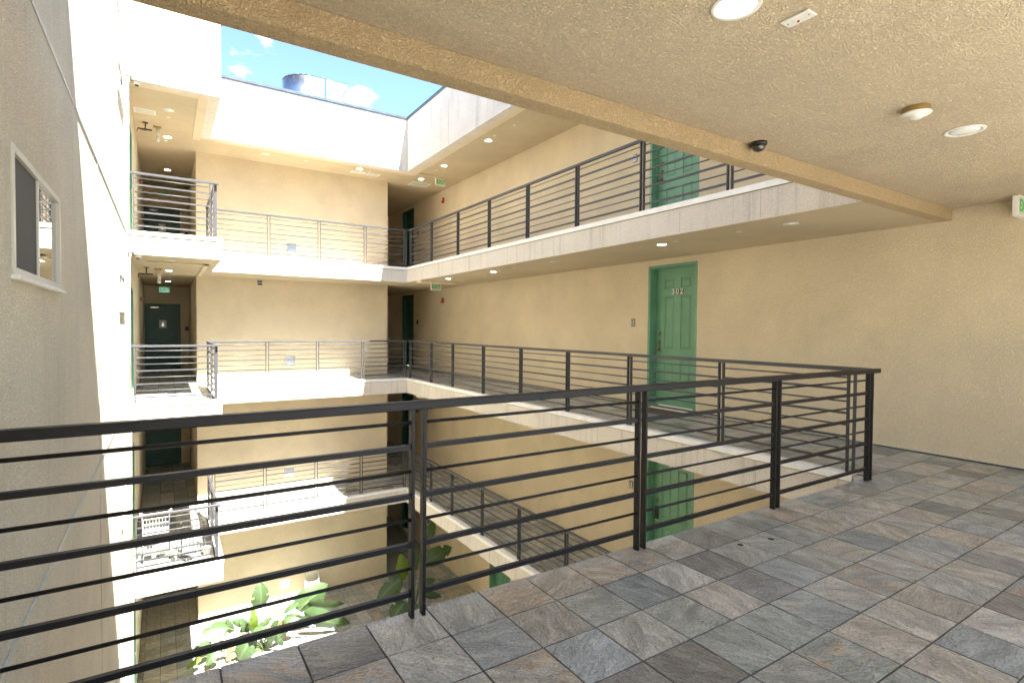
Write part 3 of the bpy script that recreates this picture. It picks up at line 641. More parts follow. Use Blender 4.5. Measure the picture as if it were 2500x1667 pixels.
# measured on the leaf (local x runs towards the camera side)
YM = 4.015
cols_ = [(-(4.31-YM), -(4.085-YM)), (-(3.945-YM), -(3.715-YM))]
for (a, b) in cols_:
    RECTS += [(a, b, 2.165, 2.345), (a, b, 1.075, 2.04), (a, b, .34, .885)]
LEAFM = leaf_mesh(.995, 2.56, RECTS)
def frame_mb(w, h, dep=.16, cas=.045):
    mb = MB()
    mb.box((-w/2-.006, -.006, 0), (-w/2+cas, dep, h+.006), .003); mb.box((w/2-cas, -.006, 0), (w/2+.006, dep, h+.006), .003); mb.box((-w/2+cas, -.0055, h-cas), (w/2-cas, dep, h+.0055), .003)
    mb.box((-w/2+cas, dep*.62, 0), (-w/2+cas+.014, dep-.002, h-cas)); mb.box((w/2-cas-.014, dep*.62, 0), (w/2-cas, dep-.002, h-cas)); mb.box((-w/2+cas+.014, dep*.62, h-cas-.014), (w/2-cas-.014, dep-.002, h-cas))
    return mb
def big_door(label, y, z, num=None, knob='knob', m=GREEN, panel=True):
    t = thing('panel_door', label, 'door', (XW, y, z), R(-90))
    obj('door_frame', frame_mb(1.08, 2.58), GREEN, t)
    lf = obj('door_leaf', LEAFM, m, t)
    obj('threshold', box((-.49, .02, 0), (.49, .155, .018), .003), CURB, t)
    obj('sweep', box((-.40, .150, .022), (.44, .158, .06), .002), WPLAST, t)
    kx = -(4.41-YM)
    K = lambda zz: MB().lathe([(.030, .158), (.031, .150), (.026, .140), (.012, .135), (.012, .128)], (kx, 0, zz), 'y', 16)
    obj('deadbolt', K(1.36), BRASS, t, fix=True); obj('deadbolt', K(1.20), BRASS, t, fix=True)
    if knob == 'knob':
        obj('escutcheon', box((kx-.022, .152, 1.03), (kx+.022, .159, 1.24), .004), BRASS, t)
        obj('door_knob', MB().lathe([(.026, .152), (.012, .146), (.012, .120), (.026, .108), (.029, .092), (.022, .078), (.0001, .074)], (kx, 0, 1.06), 'y', 18), BRASS, t, fix=True)
    elif knob == 'lever':
        obj('lock_plate', box((kx-.035, .125, 1.02), (kx+.035, .158, 1.26), .006), BLACKP, t)
        obj('door_lever', MB().tube([(kx, .125, 1.04), (kx, .085, 1.04), (kx+.02, .080, 1.04), (kx+.12, .080, 1.035)], .009, 8), CHROME, t)
    if num:
        for i, ch in enumerate(num):
            me = text_mesh(ch, .145, .012, BRASS if False else WPLAST, .001)
            me2 = text_mesh(ch, .145, .010, BLACKP, .001)
            d = obj('number_digit', me, WPLAST, t); d.location = (-.088+.092*i, .148, 2.105)
            e = obj('digit_shadow_edge', me2, BLACKP, d); e.location = (.006, .006, -.003)
    obj('peephole', MB().lathe([(.010, .158), (.010, .154), (.004, .152)], (.02, 0, 1.62), 'y', 12), BRASS, t, fix=True)
    return t
big_door('green six panel door numbered 302 on the third floor right wall', YM, LV[3], '302')
big_door('green six panel door on the second floor numbered 202, seen through the foreground railing', YM, LV[2], '202', 'lever')
d4 = big_door('sunlit looking teal green door on the top floor behind the upper right railing', YM, LV[4], None)
# ground floor door
t = thing('panel_door', 'green ground floor door low on the right wall, mostly hidden by the landing edge', 'door', (XW, 9.715, LV[1]), R(-90))
obj('door_frame', frame_mb(1.05, 2.58), GREEN, t); obj('door_leaf', LEAFM, GREEN, t).scale = (.99, 1, 1)
# far dark doors
for L in LEVELS:
    nm = {4: 'top floor', 3: 'third floor', 2: 'second floor', 1: 'ground floor'}[L]
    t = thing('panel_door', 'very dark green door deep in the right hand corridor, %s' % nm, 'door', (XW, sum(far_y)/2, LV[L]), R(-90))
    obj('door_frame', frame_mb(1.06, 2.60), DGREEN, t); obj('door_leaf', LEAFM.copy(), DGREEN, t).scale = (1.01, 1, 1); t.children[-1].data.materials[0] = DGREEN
    # left wall doors
    t = thing('flat_door', 'green door in the left wall seen edge on beside the %s balcony' % nm, 'door', (XL, sum(left_y)/2, LV[L]), R(90))
    w = left_y[1]-left_y[0]
    obj('door_frame', frame_mb(w, 2.15, .09, .05), GREEN, t)
    obj('door_leaf', box((-w/2+.05, .05, .01), (w/2-.05, .09, 2.10), .003), GREEN, t)
    obj('door_lever', MB().tube([(w/2-.13, .05, 1.0), (w/2-.13, .0, 1.0), (w/2-.25, -.005, 1.0)], .009, 8), CHROME, t)
    # corridor end doors
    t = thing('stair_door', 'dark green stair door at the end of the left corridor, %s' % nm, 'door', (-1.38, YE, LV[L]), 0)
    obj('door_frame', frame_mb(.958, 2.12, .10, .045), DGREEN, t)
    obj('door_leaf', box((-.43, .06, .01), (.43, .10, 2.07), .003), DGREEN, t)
    obj('door_closer', MB().box((-.33, .02, 1.98), (-.10, .058, 2.03), .004).tube([(-.2, .03, 2.0), (.05, -.1, 2.01), (-.1, .0, 2.06)], .008, 6), GALV, t)
    obj('door_lever', MB().tube([(.35, .06, 1.10), (.35, .0, 1.10), (.22, -.005, 1.095)], .012, 8), CHROME, t)
    pl_ = obj('stair_sign', box((-.10, .052, 1.34), (.10, .059, 1.60), .002), WPLAST, t)
    mb = MB(); mb.add([(-.05, .050, 1.40), (.05, .050, 1.40), (.0, .050, 1.55)], [(0,1,2)]); mb.add([(-.05, .0515, 1.40), (.05, .0515, 1.40), (.0, .0515, 1.55)], [(2,1,0)])
    obj('stair_symbol', mb, GALV, pl_)
    obj('threshold', box((-.45, -.02, 0), (.45, .055, .012), .002), BLACKP, t)
# door mat at 302
o = obj('door_mat', box((5.66, 3.56, .003), (6.12, 4.42, .013), .003), COIR); tag(o, 'brown coir door mat lying in front of door 302', 'doormat')

# ------------------------------------------------------------------ windows in the left wall
for L in LEVELS:
    nm = {4: 'top floor', 3: 'third floor', 2: 'second floor', 1: 'ground floor'}[L]
    for wi, (y0, y1) in enumerate(win_y):
        lab = ('%s sliding window in the left wall, %s' % (('large looking near', 'narrow looking far')[wi], nm))
        t = thing('sliding_window', lab, 'window', (XL, (y0+y1)/2, LV[L]+1.64), R(90))
        w = y1-y0; h = .55; f = .032
        obj('window_frame', MB().box((-w/2, -.010, 0), (-w/2+f, .022, h), .003).box((w/2-f, -.010, 0), (w/2, .022, h), .003).box((-w/2+f, -.0095, h-f), (w/2-f, .022, h), .003).box((-w/2+f, -.0095, 0), (w/2-f, .022, f), .003), VINYL, t)
        # local +x runs away from the camera: screen on the near half, glass on the far half
        obj('meeting_stile', box((-.030, .0, f), (.006, .022, h-f), .003), VINYL, t)
        sc = obj('screen_sash', box((-w/2+f, .008, f), (-.030, .012, h-f)), DARKG, t)
        ga = obj('glass_pane', box((.006, .010, f), (w/2-f, .014, h-f)), GLASS, t)
        obj('window_sill', box((-w/2-.02, -.03, -.022), (w/2+.02, .02, -.001), .004), CURB, t)
    # rooms stay dark behind the screens
    
# ------------------------------------------------------------------ ceiling and wall fittings
def downlight(label, x, y, z, r=.10, lit=True, group=None, tilt=0):
    t = thing('downlight', label, 'ceiling light', (x, y, z), 0, group)
    obj('trim_ring', MB().lathe([(r*.76, -.0005), (r*.80, -.006), (r*.97, -.007), (r, -.001)], n=32), WPLAST, t, fix=True)
    if lit: obj('lamp_lens', MB().lathe([(r*.78, -.001), (r*.70, -.004), (.0001, -.005)], n=32), LAMP, t, fix=True)
    else: obj('lamp_lens', MB().lathe([(r*.78, -.001), (r*.55, -.012), (.0001, -.016)], n=32), DIML, t, fix=True)
    return t
def cover(label, x, y, z, r=.04, m=WPLAST, group='small round sprinkler covers in the soffits'):
    o = obj('sprinkler_cover', MB().lathe([(r, -.001), (r, -.004), (r*.8, -.007), (.0001, -.008)], (0,0,0), n=20), m, loc=(x, y, z), fix=True); tag(o, label, 'sprinkler cover', group); return o
def plate(label, x, y, z, sx=.045, sy=.09, group='small white rectangular plates in the soffits'):
    o = obj('ceiling_plate', box((x-sx/2, y-sy/2, z-.008), (x+sx/2, y+sy/2, z-.001), .002), WPLAST); tag(o, label, 'ceiling plate', group); return o
downlight('large lit downlight in the near ceiling at the top of the picture', .735, -1.015, ZC, .105, True)
t = downlight('unlit white round lamp in the near ceiling at far right', 3.32, -1.0, ZC, .118, False)
# heat detector plate with red dot
t = thing('detector_plate', 'white rectangular ceiling plate with a small red indicator dot', 'ceiling plate', (1.04, -1.115, ZC))
obj('plate', box((-.036, -.064, -.009), (.036, .064, -.001), .003), WPLAST, t)
obj('indicator_dot', MB().lathe([(.006, -.009), (.005, -.013), (.0001, -.014)], (.012, .006, 0), n=12), REDP, t, fix=True)
obj('screw', MB().box((-.003, -.050, -.0098), (.003, -.044, -.0085)), BLACKP, t); obj('screw', MB().box((-.003, .044, -.0098), (.003, .050, -.0085)), BLACKP, t)
obj('printed_lines', MB().box((-.012, .016, -.0094), (.010, .018, -.0088)).box((-.012, .021, -.0094), (.006, .023, -.0088)).box((-.012, .026, -.0094), (.010, .028, -.0088)), IVORY, t)
# smoke detector
t = thing('smoke_detector', 'round white smoke detector with a ribbed yellowed base on the near ceiling', 'smoke detector', (2.60, -.985, ZC))
mb = MB().lathe([(.070, 0), (.070, -.032)], n=40)
for k in range(48):
    a = 2*math.pi*k/48; c_, s_ = math.cos(a), math.sin(a); mb.tube([(.0705*c_, .0705*s_, -.002), (.0705*c_, .0705*s_, -.029)], .0022, 4, False)
mb.lathe([(.074, -.029), (.074, -.034)], n=40)
obj('ribbed_base', mb, BROWNP, t, fix=True)
obj('detector_body', MB().lathe([(.077, -.034), (.078, -.040), (.070, -.046), (.045, -.051), (.038, -.060), (.030, -.066), (.0001, -.069)], n=40), WPLAST, t, fix=True)
mb = MB()
for k in range(9):
    a = 2*math.pi*(k+.5)/9; u = Vector((math.cos(a), math.sin(a), 0)); v_ = Vector((-math.sin(a), math.cos(a), 0))
    for q in (0,):
        p = u*.0405; mb.add([p-v_*.008+Vector((0,0,-.053)), p+v_*.008+Vector((0,0,-.053)), p*.95+v_*.008+Vector((0,0,-.059)), p*.95-v_*.008+Vector((0,0,-.059))], [(0,1,2,3),(3,2,1,0)][:1])
obj('sensor_slot', mb, BLACKP, t)
# dome camera near beam
t = thing('security_camera', 'black smoked glass dome camera on the near ceiling beside the beam', 'security camera', (2.375, -.068, ZC))
obj('camera_base', MB().lathe([(.058, 0), (.058, -.020), (.052, -.024)], n=32), BLACKP, t, fix=True)
obj('camera_dome', MB().lathe([(.047, -.020), (.046, -.036), (.038, -.055), (.022, -.066), (.0001, -.070)], n=32), SMOKE, t, fix=True)
def white_cam(label, x, y, z):
    t = thing('security_camera', label, 'security camera', (x, y, z))
    obj('camera_base', MB().lathe([(.062, 0), (.064, -.022), (.05, -.038), (.036, -.044)], n=24), WPLAST, t, fix=True)
    obj('camera_dome', MB().lathe([(.036, -.040), (.033, -.058), (.018, -.070), (.0001, -.073)], n=20), SMOKE, t, fix=True)
for L, zz in ((4, ZR), (3, LV[4]-T), (2, LV[3]-T), (1, LV[2]-T)):
    nm = {4: 'top floor', 3: 'third floor', 2: 'second floor', 1: 'ground floor'}[L]
    white_cam('small white dome camera under the balcony corner soffit, %s' % nm, -1.73, 9.42, zz)
    # box and conduit
    t = thing('conduit_run', 'white conduit with a small junction box in the left corner, %s' % nm, 'conduit', (XL, YP, zz))
    obj('junction_box', box((.006, -.055, .035), (.10, -.003, .185), .004), PVC, t)
    mb = MB().tube([(.035, -.03, .035), (.035, -.03, -.03), (.022, -.03, -.10), (.022, -.03, -2.66 if L != 1 else -3.3)], .013, 8)
    if L == 4: mb.tube([(.02, -.03, .185), (.02, -.03, 1.42)], .011, 8)
    obj('pipe', mb, PVC, t)
    obj('camera_cable', MB().tube([(.045, -.02, .03), (.06, .02, -.015), (.10, .10, -.02)], .005, 6), BLACKP, t)
# exit signs
def exit_sign(label, x, y, z, rz=0, w=.31, h=.20, face=SIGNB, txt='EXIT', dim=False):
    t = thing('exit_sign', label, 'exit sign', (x, y, z), rz)
    obj('sign_box', MB().box((-w/2, -.026, -h), (w/2, .026, -.006), .004).box((-w/2-.006, -.032, -.008), (w/2+.006, .032, -.0005), .003), WPLAST, t)
    obj('sign_face', box((-w/2+.012, -.029, -h+.012), (w/2-.012, -.0275, -.02)), face, t)
    me = text_mesh(txt, .165, .003, GREENP, .004); o = obj('sign_lettering', me, GREENP, t); o.location = (.008, -.0305, -h/2-.003); o.scale = (.80, 1, 1)
    ch = MB(); ch.add([(-w/2+.02, -.0300, -h/2), (-w/2+.034, -.0300, -h/2+.02), (-w/2+.034, -.0300, -h/2-.02)], [(0,1,2)]); obj('arrow_chevron', ch, GREENP, t)
exit_sign('exit sign at the right picture edge where wall meets ceiling', 6.045, -.61, ZC-.004, 0, .27, .205)
exit_sign('exit sign hung under the third floor soffit near the right corridor', 5.15, 11.62, LV[4]-T-.004, 0)
exit_sign('exit sign hung under the top floor roof soffit near the right corridor', 5.52, 12.15, ZR+.031, 0)
exit_sign('green lit exit sign above the stair door in the left corridor, third floor', -1.335, YE-.03, 2.675, 0, .30, .19, emis('sign_glow', (.25, .55, .35), .10))
exit_sign('dim exit sign above the stair door in the left corridor, top floor', -1.335, YE-.03, ZR-.03, 0, .30, .19)
# fire alarm boxes, keypads
def wallbox(name, label, cat, x, y, z, w, h, d, m, rz=R(-90), extra=None):
    t = thing(name, label, cat, (x, y, z), rz)
    obj('housing', box((-w/2, -d, -h/2), (w/2, -.001, h/2), .006), m, t)
    if extra: extra(t)
    return t
def horn(t): obj('strobe_lens', box((-.025, -.075, .0), (.025, -.056, .045), .004), WPLAST, t)
wallbox('fire_alarm', 'red fire alarm box on the right wall under the top floor exit sign', 'fire alarm', XW, 13.30, 5.48, .12, .15, .055, REDP, extra=horn)
wallbox('fire_alarm', 'red fire alarm box on the right wall under the third floor exit sign', 'fire alarm', XW, 13.30, 2.30, .12, .15, .055, REDP, extra=horn)
wallbox('fire_alarm', 'small red alarm box on the left corridor wall, third floor', 'fire alarm', XL, 14.9, 2.12, .09, .12, .04, REDP, R(90), horn)
wallbox('fire_alarm', 'small red alarm box on the left corridor wall, top floor', 'fire alarm', XL, 14.9, 5.2, .09, .12, .04, REDP, R(90), horn)
def keys(t):
    obj('faceplate', box((-.036, -.022, -.052), (.036, -.0185, .052), .002), GALV, t)
    mb = MB()
    for i in range(3):
        mb.box((-.016, -.026, -.035+i*.028), (.016, -.0225, -.018+i*.028), .002)
    obj('button', mb, BLACKP, t)
for L in (4, 3, 2):
    nm = {4: 'top floor', 3: 'third floor', 2: 'second floor'}[L]
    wallbox('door_intercom', 'bronze intercom plate beside the green door, %s' % nm, 'intercom', XW, 4.925, LV[L]+1.56, .10, .15, .018, BRASS, extra=keys)
    wallbox('door_intercom', 'tiny dark intercom on the right wall near the dark corridor, %s' % nm, 'intercom', XW, 15.35, LV[L]+1.62, .10, .15, .03, BLACKP)
    wallbox('card_reader', 'small dark card reader right of the corridor stair door, %s' % nm, 'card reader', -.72, YE, LV[L]+1.33, .10, .13, .03, BLACKP, 0)
# utility doors on the block wall
for L, (x, zz) in {4: (1.62, .48), 3: (1.58, .47), 2: (1.55, .47), 1: (1.435, .45)}.items():
    nm = {4: 'top floor', 3: 'third floor', 2: 'second floor', 1: 'ground floor'}[L]
    t = thing('utility_box', 'small square metal access panel low on the tan block wall, %s' % nm, 'access panel', (x, YW, LV[L]+zz))
    obj('panel_frame', MB().box((-.13, -.010, -.13), (-.105, -.001, .13)).box((.105, -.010, -.13), (.13, -.001, .13)).box((-.105, -.0095, .105), (.105, -.001, .13)).box((-.105, -.0095, -.13), (.105, -.001, -.105)), GALV, t)
    obj('panel_lid', box((-.100, -.016, -.100), (.100, -.002, .100), .003), GALV, t)
    obj('panel_latch', box((-.008, -.022, -.085), (.008, -.0165, -.069), .002), BLACKP, t)
t = thing('wall_vent', 'small white louvred vent high on the third floor block wall', 'vent', (.82, YW, 2.59))
obj('vent_frame', MB().box((-.075, -.012, -.075), (-.06, -.001, .075)).box((.06, -.012, -.075), (.075, -.001, .075)).box((-.06, -.0115, .06), (.06, -.001, .075)).box((-.06, -.0115, -.075), (.06, -.001, -.06)).box((-.06, -.0115, -.007), (.06, -.001, .007)), WPLAST, t)
obj('vent_opening', MB().box((-.06, -.004, .007), (.06, -.0015, .06)).box((-.06, -.004, -.06), (.06, -.0015, -.007)), DKMETAL, t)
# downlights in the soffits
S3 = LV[4]-T
DL = 'round downlight'
for (x, y, lit, lab) in [(4.82, 3.09, True, 'lit downlight in the third floor soffit almost above door 302'), (4.83, 1.13, False, 'unlit downlight in the third floor soffit nearest the beam corner'), (4.79, 5.70, False, 'unlit downlight in the third floor soffit midway along the walkway'), (4.80, 7.95, True, 'small lit downlight far along the third floor soffit'), (4.74, 10.1, True, 'lit downlight in the third floor soffit just before the exit sign')]:
    downlight(lab, x+.06, y, S3, .085, lit)
for (x, y, lb) in [(4.87, 1.8, 'small round sprinkler cover in the third floor soffit between beam corner and lit downlight'), (4.82, 7.02, 'small round sprinkler cover midway along the third floor soffit'), (5.25, 9.0, 'small round sprinkler cover far along the third floor soffit near the exit sign')]: cover(lb, x, y, S3)
plate('small white plate beside the lit downlight in the third floor soffit', 4.82, 2.78, S3)
plate('small white plate in the third floor soffit far along', 4.86, 7.7, S3)
SR = ZR+.035
for (x, y, lit, lab) in [(5.06, 8.55, True, 'lit downlight in the roof soffit above the upper right railing'), (5.06, 10.93, True, 'lit downlight in the roof soffit before the top floor exit sign'), (5.07, 12.51, True, 'lit downlight in the roof soffit beside the square hatch'), (3.24, 12.51, True, 'lit downlight in the roof soffit above the far top walkway'), (.85, 12.59, False, 'unlit downlight in the roof soffit left of centre'), (-1.25, 12.55, True, 'lit downlight in the roof soffit above the left balcony'), (-1.24, 15.7, True, 'lit downlight deep in the top floor left corridor'), (-1.24, 10.66, False, 'large round grey ceiling disc above the top left balcony')]:
    downlight(lab, x, y, SR, .095, lit)
for (x, y, lb) in [(5.05, 7.42, 'small round sprinkler cover in the right roof soffit nearest the near beam'), (5.07, 11.44, 'small round sprinkler cover in the roof soffit just above the top exit sign'), (1.84, 12.6, 'small round sprinkler cover in the roof soffit above the far top walkway'), (-1.24, 11.12, 'small round sprinkler cover in the roof soffit beside the large grey disc'), (-1.24, 14.8, 'small round sprinkler cover deep in the top floor left corridor ceiling')]: cover(lb, x, y, SR, group='small round sprinkler covers in the roof soffit')
plate('small white plate in the roof soffit beside the lit downlight', 5.01, 8.19, SR, group='small plates in the roof soffit'); plate('small white plate in the roof soffit beside the far downlight', 3.56, 12.58, SR, group='small plates in the roof soffit'); plate('small white plate in the roof soffit above the left balcony', -1.28, 12.86, SR, .06, .09, group='small plates in the roof soffit')
for (x0, y0, x1, y1, lab) in [(3.10, 12.72, 3.50, 12.98, 'pale rectangular access hatch in the roof soffit, left one of two side by side'), (3.56, 12.72, 3.92, 12.98, 'pale rectangular access hatch in the roof soffit, right one of two side by side'), (-1.84, 10.85, -1.46, 11.16, 'pale rectangular access hatch above the top left balcony'), (4.97, 12.82, 5.55, 13.32, 'square framed roof soffit hatch with an open looking recess by the right corridor')]:
    t = thing('access_hatch', lab, 'access hatch', ((x0+x1)/2, (y0+y1)/2, SR))
    a, b = (x1-x0)/2, (y1-y0)/2
    obj('hatch_frame', MB().box((-a, -b, -.010), (a, -b+.035, -.001)).box((-a, b-.035, -.010), (a, b, -.001)).box((-a, -b+.035, -.0095), (-a+.035, b-.035, -.001)).box((a-.035, -b+.035, -.0095), (a, b-.035, -.001)), WPLAST, t)
    obj('hatch_lid', box((-a+.040, -b+.040, -.006), (a-.040, b-.040, -.0012)), IVORY, t)
# left balconies and corridors
for L in (3, 2, 1):
    zz = LV[L+1]-T; nm = {3: 'third floor', 2: 'second floor', 1: 'ground floor'}[L]
    downlight('lit downlight over the left balcony, %s' % nm, -1.24, 12.3, zz, .09, True)
    downlight('lit downlight deep in the left corridor, %s' % nm, -1.24, 15.9, zz, .09, True)
    downlight('unlit disc in the balcony soffit, %s' % nm, -1.24, 10.0, zz, .09, False)
for zz, nm in ((SR, 'top floor'), (S3, 'third floor')):
    t = thing('ceiling_sensor', 'dark angled sensor bracket with a white tube under the left balcony ceiling, %s' % nm, 'sensor', (-1.66, 11.75, zz))
    obj('bracket_stem', MB().box((-.05, -.05, -.012), (.05, .05, -.001)).tube([(0,0,-.01), (0,0,-.13)], .012, 8), DKMETAL, t)
    obj('angled_arm', MB().box((-.14, -.02, -.16), (.12, .02, -.135)).tube([(-.14, 0, -.15), (-.15, -.02, -.22)], .008, 6).tube([(-.10, 0, -.15), (-.03, -.02, -.19), (.05, 0, -.155)], .004, 6), DKMETAL, t)
    t = thing('tube_lamp', 'white vertical tube lamp hanging from the left balcony ceiling, %s' % nm, 'lamp', (-1.43, 11.9, zz))
    obj('lamp_mount', box((-.09, -.05, -.03), (.06, .05, -.001), .006), BROWNP, t)
    obj('tube_body', MB().lathe([(.032, -.03), (.032, -.20)], n=16), IVORY, t, fix=True)
    obj('tube_diffuser', MB().lathe([(.033, -.20), (.034, -.30), (.028, -.325), (.0001, -.327)], n=16), WPLAST, t, fix=True)

# ------------------------------------------------------------------ things on the balconies
def floor_mat(label, x0, x1, y0, y1, z):
    t = thing('floor_mat', label, 'floor mat', ((x0+x1)/2, (y0+y1)/2, z))
    a, b = (x1-x0)/2, (y1-y0)/2
    obj('mat_pad', box((-a, -b, .002), (a, b, .012), .003), RUBBER, t)
    obj('mat_border', MB().box((-a-.03, -b-.03, .001), (a+.03, -b, .008)).box((-a-.03, b, .001), (a+.03, b+.03, .008)).box((-a-.03, -b, .001), (-a, b, .008)).box((a, -b, .001), (a+.03, b, .008)), IVORY, t)
floor_mat('grey rubber mat with pale border on the third floor balcony', -1.78, -1.33, 10.25, 10.95, .002)
o = obj('floor_strip', box((-1.83, 9.62, .002), (-1.05, 9.80, .03), .004), RUBBER); tag(o, 'long grey strip lying behind the third floor balcony railing', 'strip')
Z2 = LV[2]
# wire utility cart with white rounded rim
t = thing('utility_cart', 'wire utility cart with white rounded rim on the second floor balcony', 'cart', (-1.50, 10.05, Z2))
def rrect(a, b, r, z, n=5):
    pts = []
    for cx, cy, s in ((a-r, b-r, 0), (-a+r, b-r, 1), (-a+r, -b+r, 2), (a-r, -b+r, 3)):
        for k in range(n+1):
            an = math.pi/2*(s+k/n); pts.append((cx+r*math.cos(an), cy+r*math.sin(an), z))
    return pts + [pts[0]]
obj('rim', MB().tube(rrect(.25, .20, .09, .92), .016, 8, False), WPLAST, t)
mb = MB()
for sx in (-1, 1):
    for sy in (-1, 1): mb.tube([(sx*.22, sy*.18, .06), (sx*.22, sy*.18, .92)], .011, 6)
obj('upright', mb, WIRE, t)
def basket(a, b, z0, z1, nx, ny, r=.0035):
    mb = MB()
    for z in (z0, (z0+z1)/2, z1): mb.tube([(-a,-b,z), (a,-b,z), (a,b,z), (-a,b,z), (-a,-b,z)], r*1.4, 4, False)
    for i in range(nx+1):
        x = -a+2*a*i/nx; mb.tube([(x,-b,z1), (x,-b,z0), (x,b,z0), (x,b,z1)], r, 4, False)
    for i in range(ny+1):
        y = -b+2*b*i/ny; mb.tube([(-a,y,z1), (-a,y,z0), (a,y,z0), (a,y,z1)], r, 4, False)
    return mb
obj('wire_basket', basket(.21, .17, .52, .72, 8, 6), CURB, t); obj('wire_basket', basket(.21, .17, .14, .30, 8, 6), CURB, t)
obj('shelf_box', MB().box((-.17, -.12, .155), (-.05, .05, .23), .01), GALV, t); obj('shelf_box', MB().box((.03, -.13, .155), (.16, .0, .26), .01), GALV, t)
for sx in (-1, 1):
    for sy in (-1, 1): obj('caster', MB().lathe([(.0001, -.012), (.03, -.012), (.032, 0), (.03, .012), (.0001, .012)], (sx*.22, sy*.18, .032), 'x', 14), BLACKP, t, fix=True)
# folding shopping trolley
t = thing('shopping_trolley', 'folding wire shopping trolley with looped handle beside the white rimmed cart', 'shopping trolley', (-.88, 10.0, Z2))
obj('handle', MB().tube([(-.14, .20, .55), (-.05, .20, .78), (-.05, .20, .84), (-.13, .20, .95), (.13, .20, .95), (.05, .20, .84), (.05, .20, .78), (.14, .20, .55)], .009, 8), WIRE, t)
obj('wire_basket', basket(.19, .16, .12, .58, 6, 5, .004), WIRE, t)
obj('frame_tube', MB().tube([(-.2,.19,.08), (-.2,.19,.60)], .009, 6).tube([(.2,.19,.08), (.2,.19,.60)], .009, 6).tube([(-.2,-.17,.03), (-.2,.19,.08)], .009, 6).tube([(.2,-.17,.03), (.2,.19,.08)], .009, 6), WIRE, t)
for sx in (-1, 1):
    obj('wheel', MB().lathe([(.0001, -.014), (.07, -.014), (.076, 0), (.07, .014), (.0001, .014)], (sx*.22, .16, .078), 'x', 20), IVORY, t, fix=True)
    obj('wheel', MB().lathe([(.0001, -.012), (.035, -.012), (.04, 0), (.035, .012), (.0001, .012)], (sx*.2, -.17, .042), 'x', 16), BLACKP, t, fix=True)
# a heap of shoes and small planters on the balcony floor
for i, (x, y, w, lab, m) in enumerate([(-1.18, 9.72, .0, 'pair of grey slippers beside the cart', GALV), (-1.02, 9.66, .6, 'pair of black sandals at the trolley wheel', BLACKP)]):
    t = thing('slippers', lab, 'slippers', (x, y, Z2+.003), w)
    for s_ in (-1, 1):
        obj('shoe', MB().tube([(s_*.05, -.12, .02), (s_*.05, -.05, .035), (s_*.05, .05, .03), (s_*.05, .12, .022)], .036, 8), m, t).scale = (1, 1, .7)
for i, (x, y, r) in enumerate([(-1.25, 9.9, .07), (-.66, 9.72, .075)]):
    t = thing('flower_pot', ('small pale pot between cart and trolley', 'small pale pot at the right end of the balcony')[i], 'pot', (x, y, Z2+.003))
    obj('pot_body', MB().lathe([(r*.7, 0), (r, .13), (r*1.08, .13), (r*1.08, .15), (r*.9, .15), (r*.85, .12)], n=20), IVORY, t, fix=True)
    obj('pot_soil', MB().lathe([(r*.88, .118), (.0001, .125)], n=16), SOIL, t, fix=True)

# hose reel cart and loose hose on the ground
ZG = LV[1]
t = thing('hose_reel', 'white hose reel cart wound with teal hose against the block wall', 'hose reel', (2.12, 13.12, ZG))
for s_ in (-1, 1):
    obj('side_frame', MB().tube([(s_*.20, -.20, .03), (s_*.19, .05, .36), (s_*.17, .12, .66)], .016, 8).tube([(s_*.20, .18, .03), (s_*.19, .05, .36)], .016, 8).tube([(s_*.20, -.20, .03), (s_*.20, .18, .03)], .014, 8), PVC, t)
    obj('drum_flange', MB().lathe([(.0001, -.008), (.17, -.008), (.18, 0), (.17, .008), (.0001, .008)], (s_*.155, .02, .30), 'x', 28), WPLAST, t, fix=True)
obj('push_handle', MB().tube([(-.17, .12, .66), (.17, .12, .66)], .014, 8), PVC, t)
mb1, mb2 = MB(), MB()
for k in range(9):
    x = -.13+.0325*k; (mb1 if k % 3 else mb2).tube([(x+.012*math.sin(j), .02+.135*math.cos(2*math.pi*j/16), .30+.135*math.sin(2*math.pi*j/16)) for j in range(17)], .015, 6, False)
obj('wound_hose', mb1, HOSE, t); obj('wound_hose', mb2, HOSE2, t)
t = thing('garden_hose', 'tangled teal garden hose lying loose on the courtyard floor', 'hose', (.62, 12.85, ZG))
rnd = random.Random(3)
for m, ph in ((HOSE2, 0), (HOSE, 2.1)):
    pts = []
    for j in range(150):
        a = j*.33+ph; rr = .16+.13*math.sin(j*.071+ph)+.05*rnd.random()
        pts.append((rr*1.25*math.cos(a)+.10*math.sin(j*.05), rr*.75*math.sin(a), .015+.035*abs(math.sin(j*.21+ph))))
    if m is HOSE2: pts += [(-.3-.07*k, .12*math.sin(k*.9), .013) for k in range(7)]
    obj('hose_coil', MB().tube(pts, .010, 6), m, t)

